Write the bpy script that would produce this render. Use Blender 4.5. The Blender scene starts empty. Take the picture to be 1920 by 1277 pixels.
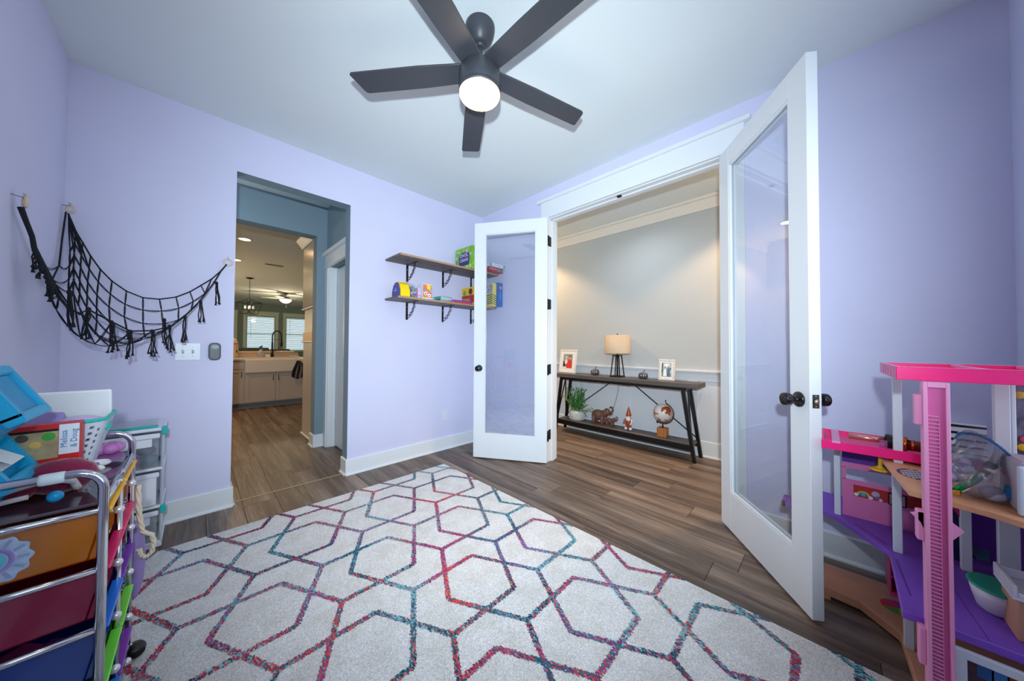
import bpy, bmesh, math, random
from mathutils import Vector, Matrix, noise
random.seed(7)
S = bpy.context.scene
C = S.collection
PI = math.pi

# ------------------------------------------------------------------ camera
cam_d = bpy.data.cameras.new('camera'); cam = bpy.data.objects.new('camera', cam_d); C.objects.link(cam)
yaw, pitch, roll = 0.7824, 0.0184, 0.0053
fw = Vector((math.cos(pitch)*math.cos(yaw), math.cos(pitch)*math.sin(yaw), math.sin(pitch)))
r0 = Vector((math.sin(yaw), -math.cos(yaw), 0)); u0 = r0.cross(fw)
rr = math.cos(roll)*r0 + math.sin(roll)*u0; uu = -math.sin(roll)*r0 + math.cos(roll)*u0
M = Matrix.Identity(4)
for i in range(3):
    M[i][0] = rr[i]; M[i][1] = uu[i]; M[i][2] = -fw[i]; M[i][3] = (-2.4809, -2.9984, 1.1466)[i]
cam.matrix_world = M
cam_d.sensor_width = 36; cam_d.lens = 36*586.794/1920; cam_d.clip_start = 0.02
S.camera = cam

# ------------------------------------------------------------------ world, lights, exposure
w = bpy.data.worlds.new('world'); S.world = w; w.use_nodes = True
w.node_tree.nodes['Background'].inputs[0].default_value = (0.80, 0.93, 1.0, 1)
w.node_tree.nodes['Background'].inputs[1].default_value = 1.0
S.view_settings.view_transform = 'Standard'; S.view_settings.look = 'None'
S.view_settings.gamma = 1; S.view_settings.use_curve_mapping = False
S.view_settings.exposure = 0.5

def lamp(name, kind, loc, energy, color, aim=None, **kw):
    d = bpy.data.lights.new(name, kind); d.energy = energy; d.color = color
    for k, v in kw.items(): setattr(d, k, v)
    o = bpy.data.objects.new(name, d); C.objects.link(o); o.location = loc
    if aim is not None:
        o.rotation_euler = (Vector(aim) - Vector(loc)).to_track_quat('-Z', 'Y').to_euler()
    return o
# photographer's flash beside the camera (throws the fan's shadows onto the ceiling)
lamp('camera_flash', 'SPOT', (-2.55, -3.06, 1.36), 262, (0.79, 0.92, 1.0), aim=(-1.0, -1.45, 1.42), spot_size=2.08, spot_blend=1.0, shadow_soft_size=0.025)
# weak cool fill panel added behind the camera, at an invented wall opening
lamp('window_daylight', 'AREA', (-1.35, -3.54, 1.55), 2.5, (0.66, 0.82, 1.0), aim=(-1.35, 0, 1.4), shape='RECTANGLE', size=1.5, size_y=1.5)
# recessed lights of the hall and kitchen, plus added fill points
for x, y, e in ((0.72, 0.18, 70), (0.72, -2.82, 70)):
    lamp('recessed_light', 'SPOT', (x, y, 2.72), e, (1.0, 0.62, 0.32), aim=(x+.25, y*.9-.1, 0), spot_size=2.0, spot_blend=0.35, shadow_soft_size=0.05)
for y in (.74, -3.6): lamp('recessed_light', 'POINT', (.72, y, 2.4), 9, (1.0, .62, .30), shadow_soft_size=.1)  # warm fill points added to tint the hall ceiling, no fixtures there
lamp('recessed_light', 'SPOT', (0.66, -1.55, 2.72), 22, (0.84, 0.91, 1.0), aim=(0.9, -1.55, 0), spot_size=2.6, spot_blend=0.9, shadow_soft_size=0.08)
for x, y in ((-2.0, 3.18), (-1.99, 4.80), (-3.3, 3.18), (-3.3, 4.80)):
    lamp('recessed_light', 'SPOT', (x, y, 2.725), 30, (1.0, 0.56, 0.24), aim=(x, y, 0), spot_size=2.8, spot_blend=0.6, shadow_soft_size=0.06)
lamp('recessed_light', 'POINT', (-2.55, 0.6, 2.2), 4.2, (0.82, 0.92, 1.0), shadow_soft_size=0.12)  # fill point added to brighten the vestibule, hangs free in the air

# ------------------------------------------------------------------ materials
def lin(c):
    return tuple(((v/255)/12.92 if v/255 <= 0.04045 else ((v/255+0.055)/1.055)**2.4) for v in c)
_m = {}
def mat(name, col, rough=0.5, metal=0.0, noise_amt=0.0, nscale=20, bump=0.0, bscale=80, emit=0, spec=0.5, trans=0.0, alpha=1.0, coat=0, sheen=0, stretch=None, col2=None):
    if name in _m: return _m[name]
    m = bpy.data.materials.new(name); m.use_nodes = True; nt = m.node_tree; N = nt.nodes; L = nt.links
    b = N['Principled BSDF']; c = lin(col)
    b.inputs['Base Color'].default_value = (*c, 1); b.inputs['Roughness'].default_value = rough
    b.inputs['Metallic'].default_value = metal; b.inputs['Specular IOR Level'].default_value = spec
    if trans: b.inputs['Transmission Weight'].default_value = trans
    if alpha < 1: b.inputs['Alpha'].default_value = alpha
    if coat: b.inputs['Coat Weight'].default_value = coat
    if sheen: b.inputs['Sheen Weight'].default_value = sheen
    if emit:
        b.inputs['Emission Color'].default_value = (*c, 1); b.inputs['Emission Strength'].default_value = emit
    if noise_amt or bump:
        tc = N.new('ShaderNodeTexCoord'); mp = N.new('ShaderNodeMapping'); L.new(tc.outputs['Object'], mp.inputs[0])
        if stretch: mp.inputs['Scale'].default_value = stretch
    if noise_amt:
        n = N.new('ShaderNodeTexNoise'); n.inputs['Scale'].default_value = nscale; n.inputs['Detail'].default_value = 6
        L.new(mp.outputs[0], n.inputs['Vector'])
        cr = N.new('ShaderNodeValToRGB'); cr.color_ramp.elements[0].position = 0.3; cr.color_ramp.elements[1].position = 0.7
        c2 = lin(col2) if col2 else tuple(v*(1-noise_amt) for v in c)
        cr.color_ramp.elements[0].color = (*c2, 1); cr.color_ramp.elements[1].color = (*(c if col2 else tuple(min(1, v*(1+noise_amt)) for v in c)), 1)
        L.new(n.outputs['Fac'], cr.inputs[0]); L.new(cr.outputs[0], b.inputs['Base Color'])
    if bump:
        n2 = N.new('ShaderNodeTexNoise'); n2.inputs['Scale'].default_value = bscale; n2.inputs['Detail'].default_value = 4
        L.new(mp.outputs[0], n2.inputs['Vector'])
        bp = N.new('ShaderNodeBump'); bp.inputs['Strength'].default_value = bump; bp.inputs['Distance'].default_value = 0.004
        L.new(n2.outputs['Fac'], bp.inputs['Height']); L.new(bp.outputs[0], b.inputs['Normal'])
    _m[name] = m; return m

def glass_mat(name, tint=(1, 1, 1), refl=0.06, rough=0.0, clear=1.0, base=None):
    """thin clear sheet: transparent plus a Fresnel reflection, optional coloured plastic body"""
    if name in _m: return _m[name]
    m = bpy.data.materials.new(name); m.use_nodes = True; nt = m.node_tree; N = nt.nodes; L = nt.links
    N.remove(N['Principled BSDF']); out = N['Material Output']
    t = N.new('ShaderNodeBsdfTransparent'); t.inputs[0].default_value = (*tint, 1)
    g = N.new('ShaderNodeBsdfGlossy'); g.inputs['Roughness'].default_value = rough
    src = t.outputs[0]
    if base:
        d = N.new('ShaderNodeBsdfPrincipled'); d.inputs['Base Color'].default_value = (*lin(base), 1); d.inputs['Roughness'].default_value = 0.3
        mx = N.new('ShaderNodeMixShader'); mx.inputs[0].default_value = 1-clear
        L.new(t.outputs[0], mx.inputs[1]); L.new(d.outputs[0], mx.inputs[2]); src = mx.outputs[0]
    f = N.new('ShaderNodeLayerWeight'); f.inputs['Blend'].default_value = 0.5
    pw5 = N.new('ShaderNodeMath'); pw5.operation = 'POWER'; pw5.inputs[1].default_value = 5; L.new(f.outputs['Facing'], pw5.inputs[0])
    ma = N.new('ShaderNodeMath'); ma.operation = 'MULTIPLY_ADD'; ma.inputs[1].default_value = 1-refl; ma.inputs[2].default_value = refl; L.new(pw5.outputs[0], ma.inputs[0])
    mx2 = N.new('ShaderNodeMixShader'); L.new(ma.outputs[0], mx2.inputs[0]); L.new(src, mx2.inputs[1]); L.new(g.outputs[0], mx2.inputs[2])
    L.new(mx2.outputs[0], out.inputs[0]); _m[name] = m; return m

def wood_mat(name, c_dark, c_mid, c_light, axis='y', rough=0.45, var=0.35, scale=1.0):
    """long grain with per-object shift and tone"""
    if name in _m: return _m[name]
    m = bpy.data.materials.new(name); m.use_nodes = True; nt = m.node_tree; N = nt.nodes; L = nt.links
    b = N['Principled BSDF']; b.inputs['Roughness'].default_value = rough
    tc = N.new('ShaderNodeTexCoord'); oi = N.new('ShaderNodeObjectInfo')
    ml = N.new('ShaderNodeMath'); ml.operation = 'MULTIPLY'; ml.inputs[1].default_value = 37.0; L.new(oi.outputs['Random'], ml.inputs[0])
    ad = N.new('ShaderNodeVectorMath'); ad.operation = 'ADD'; L.new(tc.outputs['Object'], ad.inputs[0]); L.new(ml.outputs[0], ad.inputs[1])
    mp = N.new('ShaderNodeMapping'); L.new(ad.outputs[0], mp.inputs[0])
    sc = {'y': (22, 1.1, 22), 'x': (1.1, 22, 22), 'z': (22, 22, 1.1)}[axis]
    mp.inputs['Scale'].default_value = tuple(v*scale for v in sc)
    n = N.new('ShaderNodeTexNoise'); n.inputs['Scale'].default_value = 1.3; n.inputs['Detail'].default_value = 10; n.inputs['Roughness'].default_value = 0.72
    n.inputs['Distortion'].default_value = 0.8
    L.new(mp.outputs[0], n.inputs['Vector'])
    n3 = N.new('ShaderNodeTexNoise'); n3.inputs['Scale'].default_value = 0.22; n3.inputs['Detail'].default_value = 3; L.new(mp.outputs[0], n3.inputs['Vector'])
    mixf = N.new('ShaderNodeMath'); mixf.operation = 'MULTIPLY_ADD'; mixf.inputs[1].default_value = 0.6
    L.new(n3.outputs['Fac'], mixf.inputs[0])
    h = N.new('ShaderNodeMath'); h.operation = 'MULTIPLY'; h.inputs[1].default_value = 0.6; L.new(n.outputs['Fac'], h.inputs[0]); L.new(h.outputs[0], mixf.inputs[2])
    cr = N.new('ShaderNodeValToRGB'); e = cr.color_ramp.elements
    e[0].position = 0.42; e[0].color = (*lin(c_dark), 1); e[1].position = 0.78; e[1].color = (*lin(c_light), 1)
    k = e.new(0.58); k.color = (*lin(c_mid), 1)
    L.new(mixf.outputs[0], cr.inputs[0])
    tone = N.new('ShaderNodeMapRange'); tone.inputs['To Min'].default_value = 1-var; tone.inputs['To Max'].default_value = 1+var*0.7
    L.new(oi.outputs['Random'], tone.inputs['Value'])
    sm = N.new('ShaderNodeVectorMath'); sm.operation = 'SCALE'; L.new(cr.outputs[0], sm.inputs[0]); L.new(tone.outputs[0], sm.inputs['Scale'])
    L.new(sm.outputs[0], b.inputs['Base Color'])
    bp = N.new('ShaderNodeBump'); bp.inputs['Strength'].default_value = 0.25; bp.inputs['Distance'].default_value = 0.002
    L.new(n.outputs['Fac'], bp.inputs['Height']); L.new(bp.outputs[0], b.inputs['Normal'])
    _m[name] = m; return m

LILAC = mat('lilac_wall_paint', (211, 212, 239), 0.75, bump=0.12, bscale=140, noise_amt=0.015, nscale=3)
CEIL = mat('ceiling_paint', (224, 232, 234), 0.85, bump=0.05, bscale=150)
WHITE = mat('white_trim_paint', (226, 231, 236), 0.38)
BLUEGREY = mat('bluegrey_wall_paint', (128, 150, 164), 0.75, bump=0.1, bscale=140)
HALLGREY = mat('hall_wall_paint', (182, 188, 190), 0.75, bump=0.06, bscale=140)
BLACK = mat('black_metal', (18, 18, 20), 0.42, metal=0.3)
CHROME = mat('chrome', (205, 208, 214), 0.12, metal=1.0)
GLASS = glass_mat('clear_glass', (0.97, 0.985, 0.99), 0.095)

# ------------------------------------------------------------------ mesh helpers
class MB:
    def __init__(s): s.bm = bmesh.new(); s.mats = []; s.ci = 0
    def use(s, m):
        if m not in s.mats: s.mats.append(m)
        s.ci = s.mats.index(m); return s
    def _tag(s, before):
        for f in s.bm.faces:
            if f not in before: f.material_index = s.ci
    def box(s, a, b, bev=0.0, seg=1, rot=None, piv=None):
        a = Vector(a); b = Vector(b)
        lo = Vector((min(a.x, b.x), min(a.y, b.y), min(a.z, b.z))); hi = Vector((max(a.x, b.x), max(a.y, b.y), max(a.z, b.z)))
        t = bmesh.new()
        bmesh.ops.create_cube(t, size=1)
        for v in t.verts:
            v.co = Vector(((lo.x+hi.x)/2+v.co.x*(hi.x-lo.x), (lo.y+hi.y)/2+v.co.y*(hi.y-lo.y), (lo.z+hi.z)/2+v.co.z*(hi.z-lo.z)))
        if bev: bmesh.ops.bevel(t, geom=list(t.edges), offset=min(bev, 0.45*min(hi-lo)), segments=seg, profile=0.5, affect='EDGES')
        if rot is not None:
            p = Vector(piv) if piv is not None else (lo+hi)/2
            for v in t.verts: v.co = p + rot @ (v.co-p)
        s.merge(t); return s
    def merge(s, t, smooth=False):
        vm = {v: s.bm.verts.new(v.co) for v in t.verts}
        for f in t.faces:
            try:
                nf = s.bm.faces.new([vm[v] for v in f.verts]); nf.material_index = s.ci; nf.smooth = f.smooth or smooth
            except ValueError: pass
        t.free()
    def lathe(s, prof, c=(0, 0, 0), n=24, axis='z', smooth=True, a0=0, a1=2*PI, sx=1, sy=1, cap=True):
        c = Vector(c); rings = []
        full = abs(a1-a0-2*PI) < 1e-6; k = n if full else n+1
        for r, z in prof:
            ring = []
            for i in range(k):
                a = a0+(a1-a0)*i/n; x, y = r*math.cos(a)*sx, r*math.sin(a)*sy
                p = {'z': Vector((x, y, z)), 'x': Vector((z, x, y)), 'y': Vector((x, z, y))}[axis]
                ring.append(s.bm.verts.new(c+p))
            rings.append(ring)
        for j in range(len(rings)-1):
            for i in range(n if full else k-1):
                q = [rings[j][i], rings[j][(i+1) % k], rings[j+1][(i+1) % k], rings[j+1][i]]
                try:
                    f = s.bm.faces.new(q); f.material_index = s.ci; f.smooth = smooth
                except ValueError: pass
        if full and cap and prof[0] != prof[-1] and len(prof) > 2:
            for ring, (r, z) in ((rings[0], prof[0]), (rings[-1], prof[-1])):
                if r > 1e-5:
                    f = s.bm.faces.new(ring); f.material_index = s.ci
        return s
    def tube(s, pts, r, n=8, closed=False, cap=True):
        pts = [Vector(p) for p in pts]; R = r if isinstance(r, (list, tuple)) else [r]*len(pts)
        rings = []; up = Vector((0, 0, 1)); m = len(pts)
        prev = None
        for i, p in enumerate(pts):
            if closed: d = pts[(i+1) % m]-pts[i-1]
            else: d = pts[min(i+1, m-1)]-pts[max(i-1, 0)]
            if d.length < 1e-9: d = Vector((0, 0, 1))
            d.normalize()
            if prev is None:
                a = up if abs(d.dot(up)) < 0.95 else Vector((1, 0, 0)); e = (a-d*a.dot(d)).normalized()
            else:
                e = prev-d*prev.dot(d); e = e.normalized() if e.length > 1e-6 else Vector((1, 0, 0))
            prev = e; g = d.cross(e)
            rings.append([s.bm.verts.new(p+(e*math.cos(2*PI*k/n)+g*math.sin(2*PI*k/n))*R[i]) for k in range(n)])
        for j in range(m if closed else m-1):
            A, B = rings[j], rings[(j+1) % m]
            for k in range(n):
                f = s.bm.faces.new([A[k], A[(k+1) % n], B[(k+1) % n], B[k]]); f.material_index = s.ci; f.smooth = n > 4
        if cap and not closed:
            for q in (rings[0], rings[-1]):
                f = s.bm.faces.new(q); f.material_index = s.ci
        return s
    def prism(s, poly, z0, z1, axis='z', bev=0.0):
        """poly 2D extruded along axis; axis z:(x,y) x:(y,z) y:(x,z)"""
        t = bmesh.new()
        def P(p, h): return {'z': (p[0], p[1], h), 'x': (h, p[0], p[1]), 'y': (p[0], h, p[1])}[axis]
        A = [t.verts.new(P(p, z0)) for p in poly]; B = [t.verts.new(P(p, z1)) for p in poly]; n = len(poly)
        t.faces.new(A); t.faces.new(B)
        for i in range(n): t.faces.new([A[i], A[(i+1) % n], B[(i+1) % n], B[i]])
        bmesh.ops.recalc_face_normals(t, faces=list(t.faces))
        if bev: bmesh.ops.bevel(t, geom=list(t.edges), offset=bev, segments=1, affect='EDGES')
        s.merge(t); return s
    def quad(s, *p):
        f = s.bm.faces.new([s.bm.verts.new(q) for q in p]); f.material_index = s.ci; return s
    def sphere(s, c, r, sc=(1, 1, 1), u=16, v=10, rot=None, fn=None):
        t = bmesh.new(); bmesh.ops.create_uvsphere(t, u_segments=u, v_segments=v, radius=1)
        for q in t.verts:
            k = Vector((q.co.x*sc[0], q.co.y*sc[1], q.co.z*sc[2]))*r
            if fn: k = fn(k)
            if rot is not None: k = rot @ k
            q.co = Vector(c)+k
        for f in t.faces: f.smooth = True
        s.merge(t); return s
    def build(s, name, m=None, parent=None, loc=None, smooth=False, sub=0, solid=0):
        bmesh.ops.recalc_face_normals(s.bm, faces=list(s.bm.faces))
        me = bpy.data.meshes.new(name); s.bm.to_mesh(me); s.bm.free()
        if smooth:
            for p in me.polygons: p.use_smooth = True
        for q in (s.mats or ([m] if m else [])): me.materials.append(q)
        o = bpy.data.objects.new(name, me); C.objects.link(o)
        if parent is not None: o.parent = parent
        if loc is not None: o.location = loc
        if solid:
            d = o.modifiers.new('solid', 'SOLIDIFY'); d.thickness = solid; d.offset = 0
        if sub:
            d = o.modifiers.new('sub', 'SUBSURF'); d.levels = d.render_levels = sub
        return o

def tag(o, label, cat, group=None, kind=None):
    o['label'] = label; o['category'] = cat
    if group: o['group'] = group
    if kind: o['kind'] = kind
    return o
def thing(name, label, cat, loc=(0, 0, 0), rz=0, group=None):
    o = bpy.data.objects.new(name, None); C.objects.link(o); o.location = loc; o.rotation_euler = (0, 0, rz)
    o.empty_display_size = 0.05
    return tag(o, label, cat, group)
def struct(o): o['kind'] = 'structure'; return o
def snode(name, loc=(0, 0, 0), rz=0):
    o = bpy.data.objects.new(name, None); C.objects.link(o); o.location = loc; o.rotation_euler = (0, 0, rz); o['kind'] = 'structure'; return o
def copy_tree(o, parent=None):
    c = o.copy(); C.objects.link(c)
    if parent is not None: c.parent = parent
    for ch in list(o.children): copy_tree(ch, c)
    return c
def boxo(name, a, b, m, parent=None, bev=0.0, seg=1): return MB().box(a, b, bev, seg).build(name, m, parent)

def text(name, body, size, m, parent, origin, right, up, depth=0.0006, align='CENTER', sx=1.0):
    """flat lettering lying on the plane spanned by right and up"""
    cu = bpy.data.curves.new('font', 'FONT'); cu.body = body; cu.size = size; cu.extrude = depth; cu.resolution_u = 2
    cu.align_x = align; cu.align_y = 'CENTER'
    t = bpy.data.objects.new('tmp', cu); C.objects.link(t)
    bpy.context.view_layer.update()
    dg = bpy.context.evaluated_depsgraph_get(); me = bpy.data.meshes.new_from_object(t.evaluated_get(dg))
    bpy.data.objects.remove(t); bpy.data.curves.remove(cu)
    R = Vector(right).normalized(); U = Vector(up).normalized(); Nn = R.cross(U); O = Vector(origin)
    for v in me.vertices: v.co = O + R*(v.co.x*sx) + U*v.co.y + Nn*v.co.z
    me.materials.clear(); me.materials.append(m)
    o = bpy.data.objects.new(name, me); C.objects.link(o); o.parent = parent; return o

# ================================================================== SETTING
H = 2.743; X0 = -3.0152; Y1 = -3.5893
DW0, DW1, DZ = -1.05, -2.56, 2.43            # french door opening in the right wall
OX0, OX1, OZ = -2.2973, -1.5295, 2.4051      # cased opening in the front wall

# floor: a slab with planks
FLOORW = wood_mat('floor_plank_wood', (54, 43, 37), (106, 89, 77), (160, 140, 124), 'y', 0.45, 0.14, 1.7)
fl = struct(MB().box((-5, Y1-.12, -0.1), (2.2, 13.3, -0.012)).build('floor', mat('floor_gap', (30, 24, 20), 0.9)))
pw, pl = 0.1905, 1.22
def plank_mesh(L0):
    b = MB().box((-pw/2+.0008, 0, -.011), (pw/2-.0008, L0-.0016, 0), 0.0014)
    o = b.build('plank', FLOORW, fl); return o
protos = {}
rows = []
ix0 = -2.04 - pw*12
for i in range(0, 32):
    xc = ix0 + pw*(i+.5)
    if xc > 1.4 or xc < -4.6: continue
    off = (i*0.437 + (i*i % 7)*0.11) % 1.22
    ya, yb = Y1, (5.6 if -2.9 < xc < -0.7 else 1.3)
    if xc > 0: yb = 1.0
    if xc < X0-.05 or (-2.9 >= xc and False): ya = 0.1; yb = 4.9
    y = ya - off
    while y < yb:
        a, b = max(y, ya), min(y+pl, yb)
        if b-a > 0.02: rows.append((xc, a, round(b-a, 4)))
        y += pl
for xc, a, L0 in rows:
    if L0 not in protos:
        o = plank_mesh(L0); protos[L0] = o
    else:
        o = protos[L0].copy(); C.objects.link(o)
    o.location = (xc, a, 0)
boxo('plank_floor_beyond', (-4.9, 5.6, -.012), (2.2, 13.3, 0), FLOORW, fl)['kind'] = 'stuff'

# ceiling
struct(MB().box((-5, Y1-.12, H), (2.2, 8.32, H+.12)).box((-5, 8.32, H+.03), (2.2, 13.3, H+.12)).build('ceiling', CEIL))

# walls of the playroom
def wall_two(name, boxes, sel):
    b = MB()
    for a, c in boxes: b.use(LILAC).box(a, c)
    o = b.build(name)
    me = o.data; me.materials.clear()
    ms = []
    for p in me.polygons:
        m = sel(p.normal, p.center)
        if m not in ms: ms.append(m)
        p.material_index = ms.index(m)
    for m in ms: me.materials.append(m)
    return struct(o)
TA = 0.125
wall_two('wall_front', [((X0, 0, 0), (OX0, TA, H)), ((OX1, 0, 0), (0, TA, H)), ((OX0, 0, OZ), (OX1, TA, H))],
         lambda n, c: LILAC if (n.y < -.5) else BLUEGREY)
TB = 0.12
wall_two('wall_right', [((0, TA, 0), (TB, DW0+.02, H)), ((0, DW1-.02, 0), (TB, Y1, H)), ((0, DW0+.02, DZ+.02), (TB, DW1-.02, H))],
         lambda n, c: LILAC if (n.x < -.5) else HALLGREY)
struct(boxo('wall_left', (X0-.12, TA, 0), (X0, Y1-.12, H), LILAC))
# wall behind the camera with an added opening for the fill light (outside the picture)
struct(MB().box((X0, Y1-.12, 0), (-2.1, Y1, H)).box((-.6, Y1-.12, 0), (TB, Y1, H)).box((-2.1, Y1-.12, 0), (-.6, Y1, .8)).box((-2.1, Y1-.12, 2.3), (-.6, Y1, H)).build('wall_back', LILAC))

# baseboards (board plus shoe moulding)
def baseboard(name, p0, p1, n, e0=0, e1=0, h=0.1374, m=WHITE, shoe=True):
    """p0->p1 along the wall foot, n = normal into the room"""
    p0 = Vector((*p0, 0)); p1 = Vector((*p1, 0)); n = Vector((*n, 0)); d = (p1-p0).normalized()
    a = p0-d*e0; b = p1+d*e1
    r = snode(name)
    prof = [(0, 0), (.0145, 0), (.0145, h-.006), (.009, h), (0, h)]
    def strip(prof, nm):
        bm = MB()
        A = [bm.bm.verts.new(a+n*q[0]+Vector((0, 0, q[1]))) for q in prof]; B = [bm.bm.verts.new(b+n*q[0]+Vector((0, 0, q[1]))) for q in prof]
        k = len(prof); bm.bm.faces.new(A); bm.bm.faces.new(B)
        for i in range(k): bm.bm.faces.new([A[i], A[(i+1) % k], B[(i+1) % k], B[i]])
        return bm.build(nm, m, r)
    strip(prof, 'board')
    if shoe: strip([(.0146, 0), (.027, 0), (.0265, .008), (.022, .015), (.0146, .019)], 'shoe_moulding')
    return r
baseboard('baseboard_front', (OX1, 0), (-.03, 0), (0, -1), .0145, 0)
baseboard('baseboard_front', (X0, 0), (OX0, 0), (0, -1), 0, .0145)
baseboard('baseboard_jamb', (OX1, TA), (OX1, 0), (-1, 0), 0, .0)
baseboard('baseboard_jamb', (OX0, 0), (OX0, TA), (1, 0), 0, .0)
baseboard('baseboard_right', (0, 0), (0, DW0+.095), (-1, 0))
baseboard('baseboard_right', (0, DW1-.095), (0, Y1), (-1, 0))
baseboard('baseboard_left', (X0, Y1), (X0, -.03), (1, 0))
# threshold strip in the cased opening
tag(boxo('threshold_strip', (OX0+.03, .046, 0), (OX1-.03, .060, .004), mat('threshold_brass', (176, 152, 128), 0.4), None, .001), 'thin beige transition strip across the floor of the cased opening', 'threshold')

# french door casing, jambs and head
cas = snode('trim_1')
MB().box((-.018, DW0-.003, 0), (0, DW0+.09, DZ+.02), .002).build('casing', WHITE, cas)
MB().box((-.018, DW1+.003, 0), (0, DW1-.09, DZ+.02), .002).build('casing', WHITE, cas)
MB().box((-.020, DW0+.09, DZ+.02), (0, DW1-.09, 2.605), .002).build('head_casing', WHITE, cas)
MB().box((-.046, DW0+.125, 2.603), (0, DW1-.125, 2.632), .003).build('head_cap', WHITE, cas)
MB().box((-.030, DW0+.105, DZ+.008), (-.0, DW1-.105, DZ+.026), .002).build('head_fillet', WHITE, cas)
jm = snode('trim_2')
MB().box((-.004, DW0, 0), (TB+.004, DW0+.02, DZ), .001).box((.045, DW0-.011, 0), (.085, DW0, DZ), .001).build('jamb', WHITE, jm)
MB().box((-.004, DW1, 0), (TB+.004, DW1-.02, DZ), .001).box((.045, DW1+.011, 0), (.085, DW1, DZ), .001).build('jamb', WHITE, jm)
MB().box((-.004, DW0+.02, DZ), (TB+.004, DW1-.02, DZ+.02), .001).box((.045, DW0, DZ-.011), (.085, DW1, DZ), .001).build('jamb_head', WHITE, jm)
MB().box((.012, -1.80, DZ-.012), (.04, -1.765, DZ), .002).build('ball_catch', BLACK, jm)
hc = snode('trim_3')
MB().box((TB, DW0, 0), (TB+.018, DW0+.09, DZ+.02), .002).box((TB, DW1, 0), (TB+.018, DW1-.09, DZ+.02), .002).box((TB, DW0+.09, DZ+.02), (TB+.02, DW1-.09, 2.60), .002).build('hall_casing', WHITE, hc)

# french doors ------------------------------------------------------
def french_door(n, hinge, ang, side, hz):
    """leaf local frame: x along the leaf from hinge, y thickness, z up. side: which y face looks at the camera"""
    r = snode('door_%d' % n, (hinge[0], hinge[1], .012), ang)
    W, T, Hh = .757, .044, 2.408
    g0, g1, z0, z1 = .112, .648, .235, 2.292
    y0, y1 = (0, T) if side > 0 else (-T, 0)
    b = MB()
    b.box((0, y0, 0), (g0, y1, Hh), .0015).box((g1, y0, 0), (W, y1, Hh), .0015)
    b.build('stile', WHITE, r)
    MB().box((g0-.0005, y0+.0004, 0), (g1+.0005, y1-.0004, z0), .001).build('bottom_rail', WHITE, r)
    MB().box((g0-.0005, y0+.0004, z1), (g1+.0005, y1-.0004, Hh), .001).build('top_rail', WHITE, r)
    # glazing stops with a small step, both faces
    s = MB(); q = .013
    for ya, yb in ((y0+.003, y0+.017), (y1-.017, y1-.003)):
        s.box((g0, ya, z0), (g0+q, yb, z1), .0025).box((g1-q, ya, z0), (g1, yb, z1), .0025)
        s.box((g0+q, ya, z0), (g1-q, yb, z0+q), .0025).box((g0+q, ya, z1-q), (g1-q, yb, z1), .0025)
    s.build('glazing_stop', WHITE, r)
    ym = (y0+y1)/2
    MB().box((g0+.004, ym-.0025, z0+.004), (g1-.004, ym+.0025, z1-.004)).build('glass_pane', GLASS, r)
    # knobs on both faces
    for sg, yf in ((-1, y0), (1, y1)):
        k = MB()
        prof = [(.0, 0), (.0335, 0), (.0335, .006), (.030, .010), (.014, .012), (.0115, .018), (.0115, .030), (.016, .036), (.0262, .038), (.0275, .040), (.0275, .060), (.026, .063), (0, .063)]
        k.lathe([(a, yf+sg*h) for a, h in prof], (.697, 0, .908), 32, 'y')
        k.build('knob', mat('black_knob', (10, 11, 13), 0.28, spec=.6), r)
    lp = MB().box((W-.0005, ym-.0125, .880), (W+.0015, ym+.0125, .937), .004, 3).build('latch_plate', mat('black_knob', (10, 11, 13)), r)
    MB().lathe([(0, .002), (.011, .002), (.010, .009), (0, .011)], (W, ym, .9085), 20, 'x', sx=.8).build('latch_bolt', mat('brass_latch', (205, 190, 160), .3, metal=.9), lp)
    MB().lathe([(0, .0016), (.003, .0016), (.003, .0024), (0, .0024)], (W, ym, .930), 10, 'x').lathe([(0, .0016), (.003, .0016), (.003, .0024), (0, .0024)], (W, ym, .887), 10, 'x').build('latch_screw', mat('brass_latch', (205, 190, 160)), lp)
    for z in hz:
        h = MB().box((-.002, y0+.008, z-.05), (0, y1-.008, z+.05), .002)
        h.lathe([(0, -.052), (.0065, -.052), (.0065, .052), (0, .052)], (-.007, y1 if side > 0 else y0, z), 12)
        h.build('hinge', mat('black_hinge', (42, 40, 40), .45, metal=.6), r)
    return r
HZ = [.25, .902, 1.553, 2.188]
a_l = math.atan2(.8509, -.5254); a_r = math.atan2(-.5823, -.8130)
french_door(1, (-.068, -1.085), a_l, -1, HZ)
french_door(2, (-.040, -2.516), a_r, 1, HZ)
hj = MB()
for z in HZ: hj.box((.001, DW0-.0012, z-.045+.012), (.036, DW0, z+.055+.012), .006, 2)
hj.build('hinge_leaf', mat('black_hinge', (42, 40, 40)), jm)

# hall ---------------------------------------------------------------
HX = 1.290
struct(boxo('wall_hall', (HX, -3.9, 0), (HX+.12, 1.0, H), HALLGREY))
struct(boxo('wall_hall_end', (TB, -3.9, 0), (HX, -3.8, H), HALLGREY))
struct(boxo('wall_hall_far', (TB, .9, 0), (HX, 1.0, H), HALLGREY))
HW = mat('hall_wainscot_paint', (214, 219, 226), .45)
tr = snode('trim_4')
MB().box((HX-.006, -3.8, .14), (HX, .9, .87)).build('wainscot_panel', HW, tr)
MB().box((HX-.020, -3.8, .790), (HX-.005, .9, .870), .002).build('rail', HW, tr)
MB().box((HX-.034, -3.8, .868), (HX, .9, .882), .003).box((HX-.045, -3.8, .882), (HX, .9, .906), .004).build('chair_rail_cap', HW, tr)
for yc in (-.52, -1.26, -2.0, -2.74, .22):
    MB().box((HX-.018, yc-.045, .137), (HX-.005, yc+.045, .792), .0015).build('batten', HW, tr)
tr = snode('trim_5')
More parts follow.
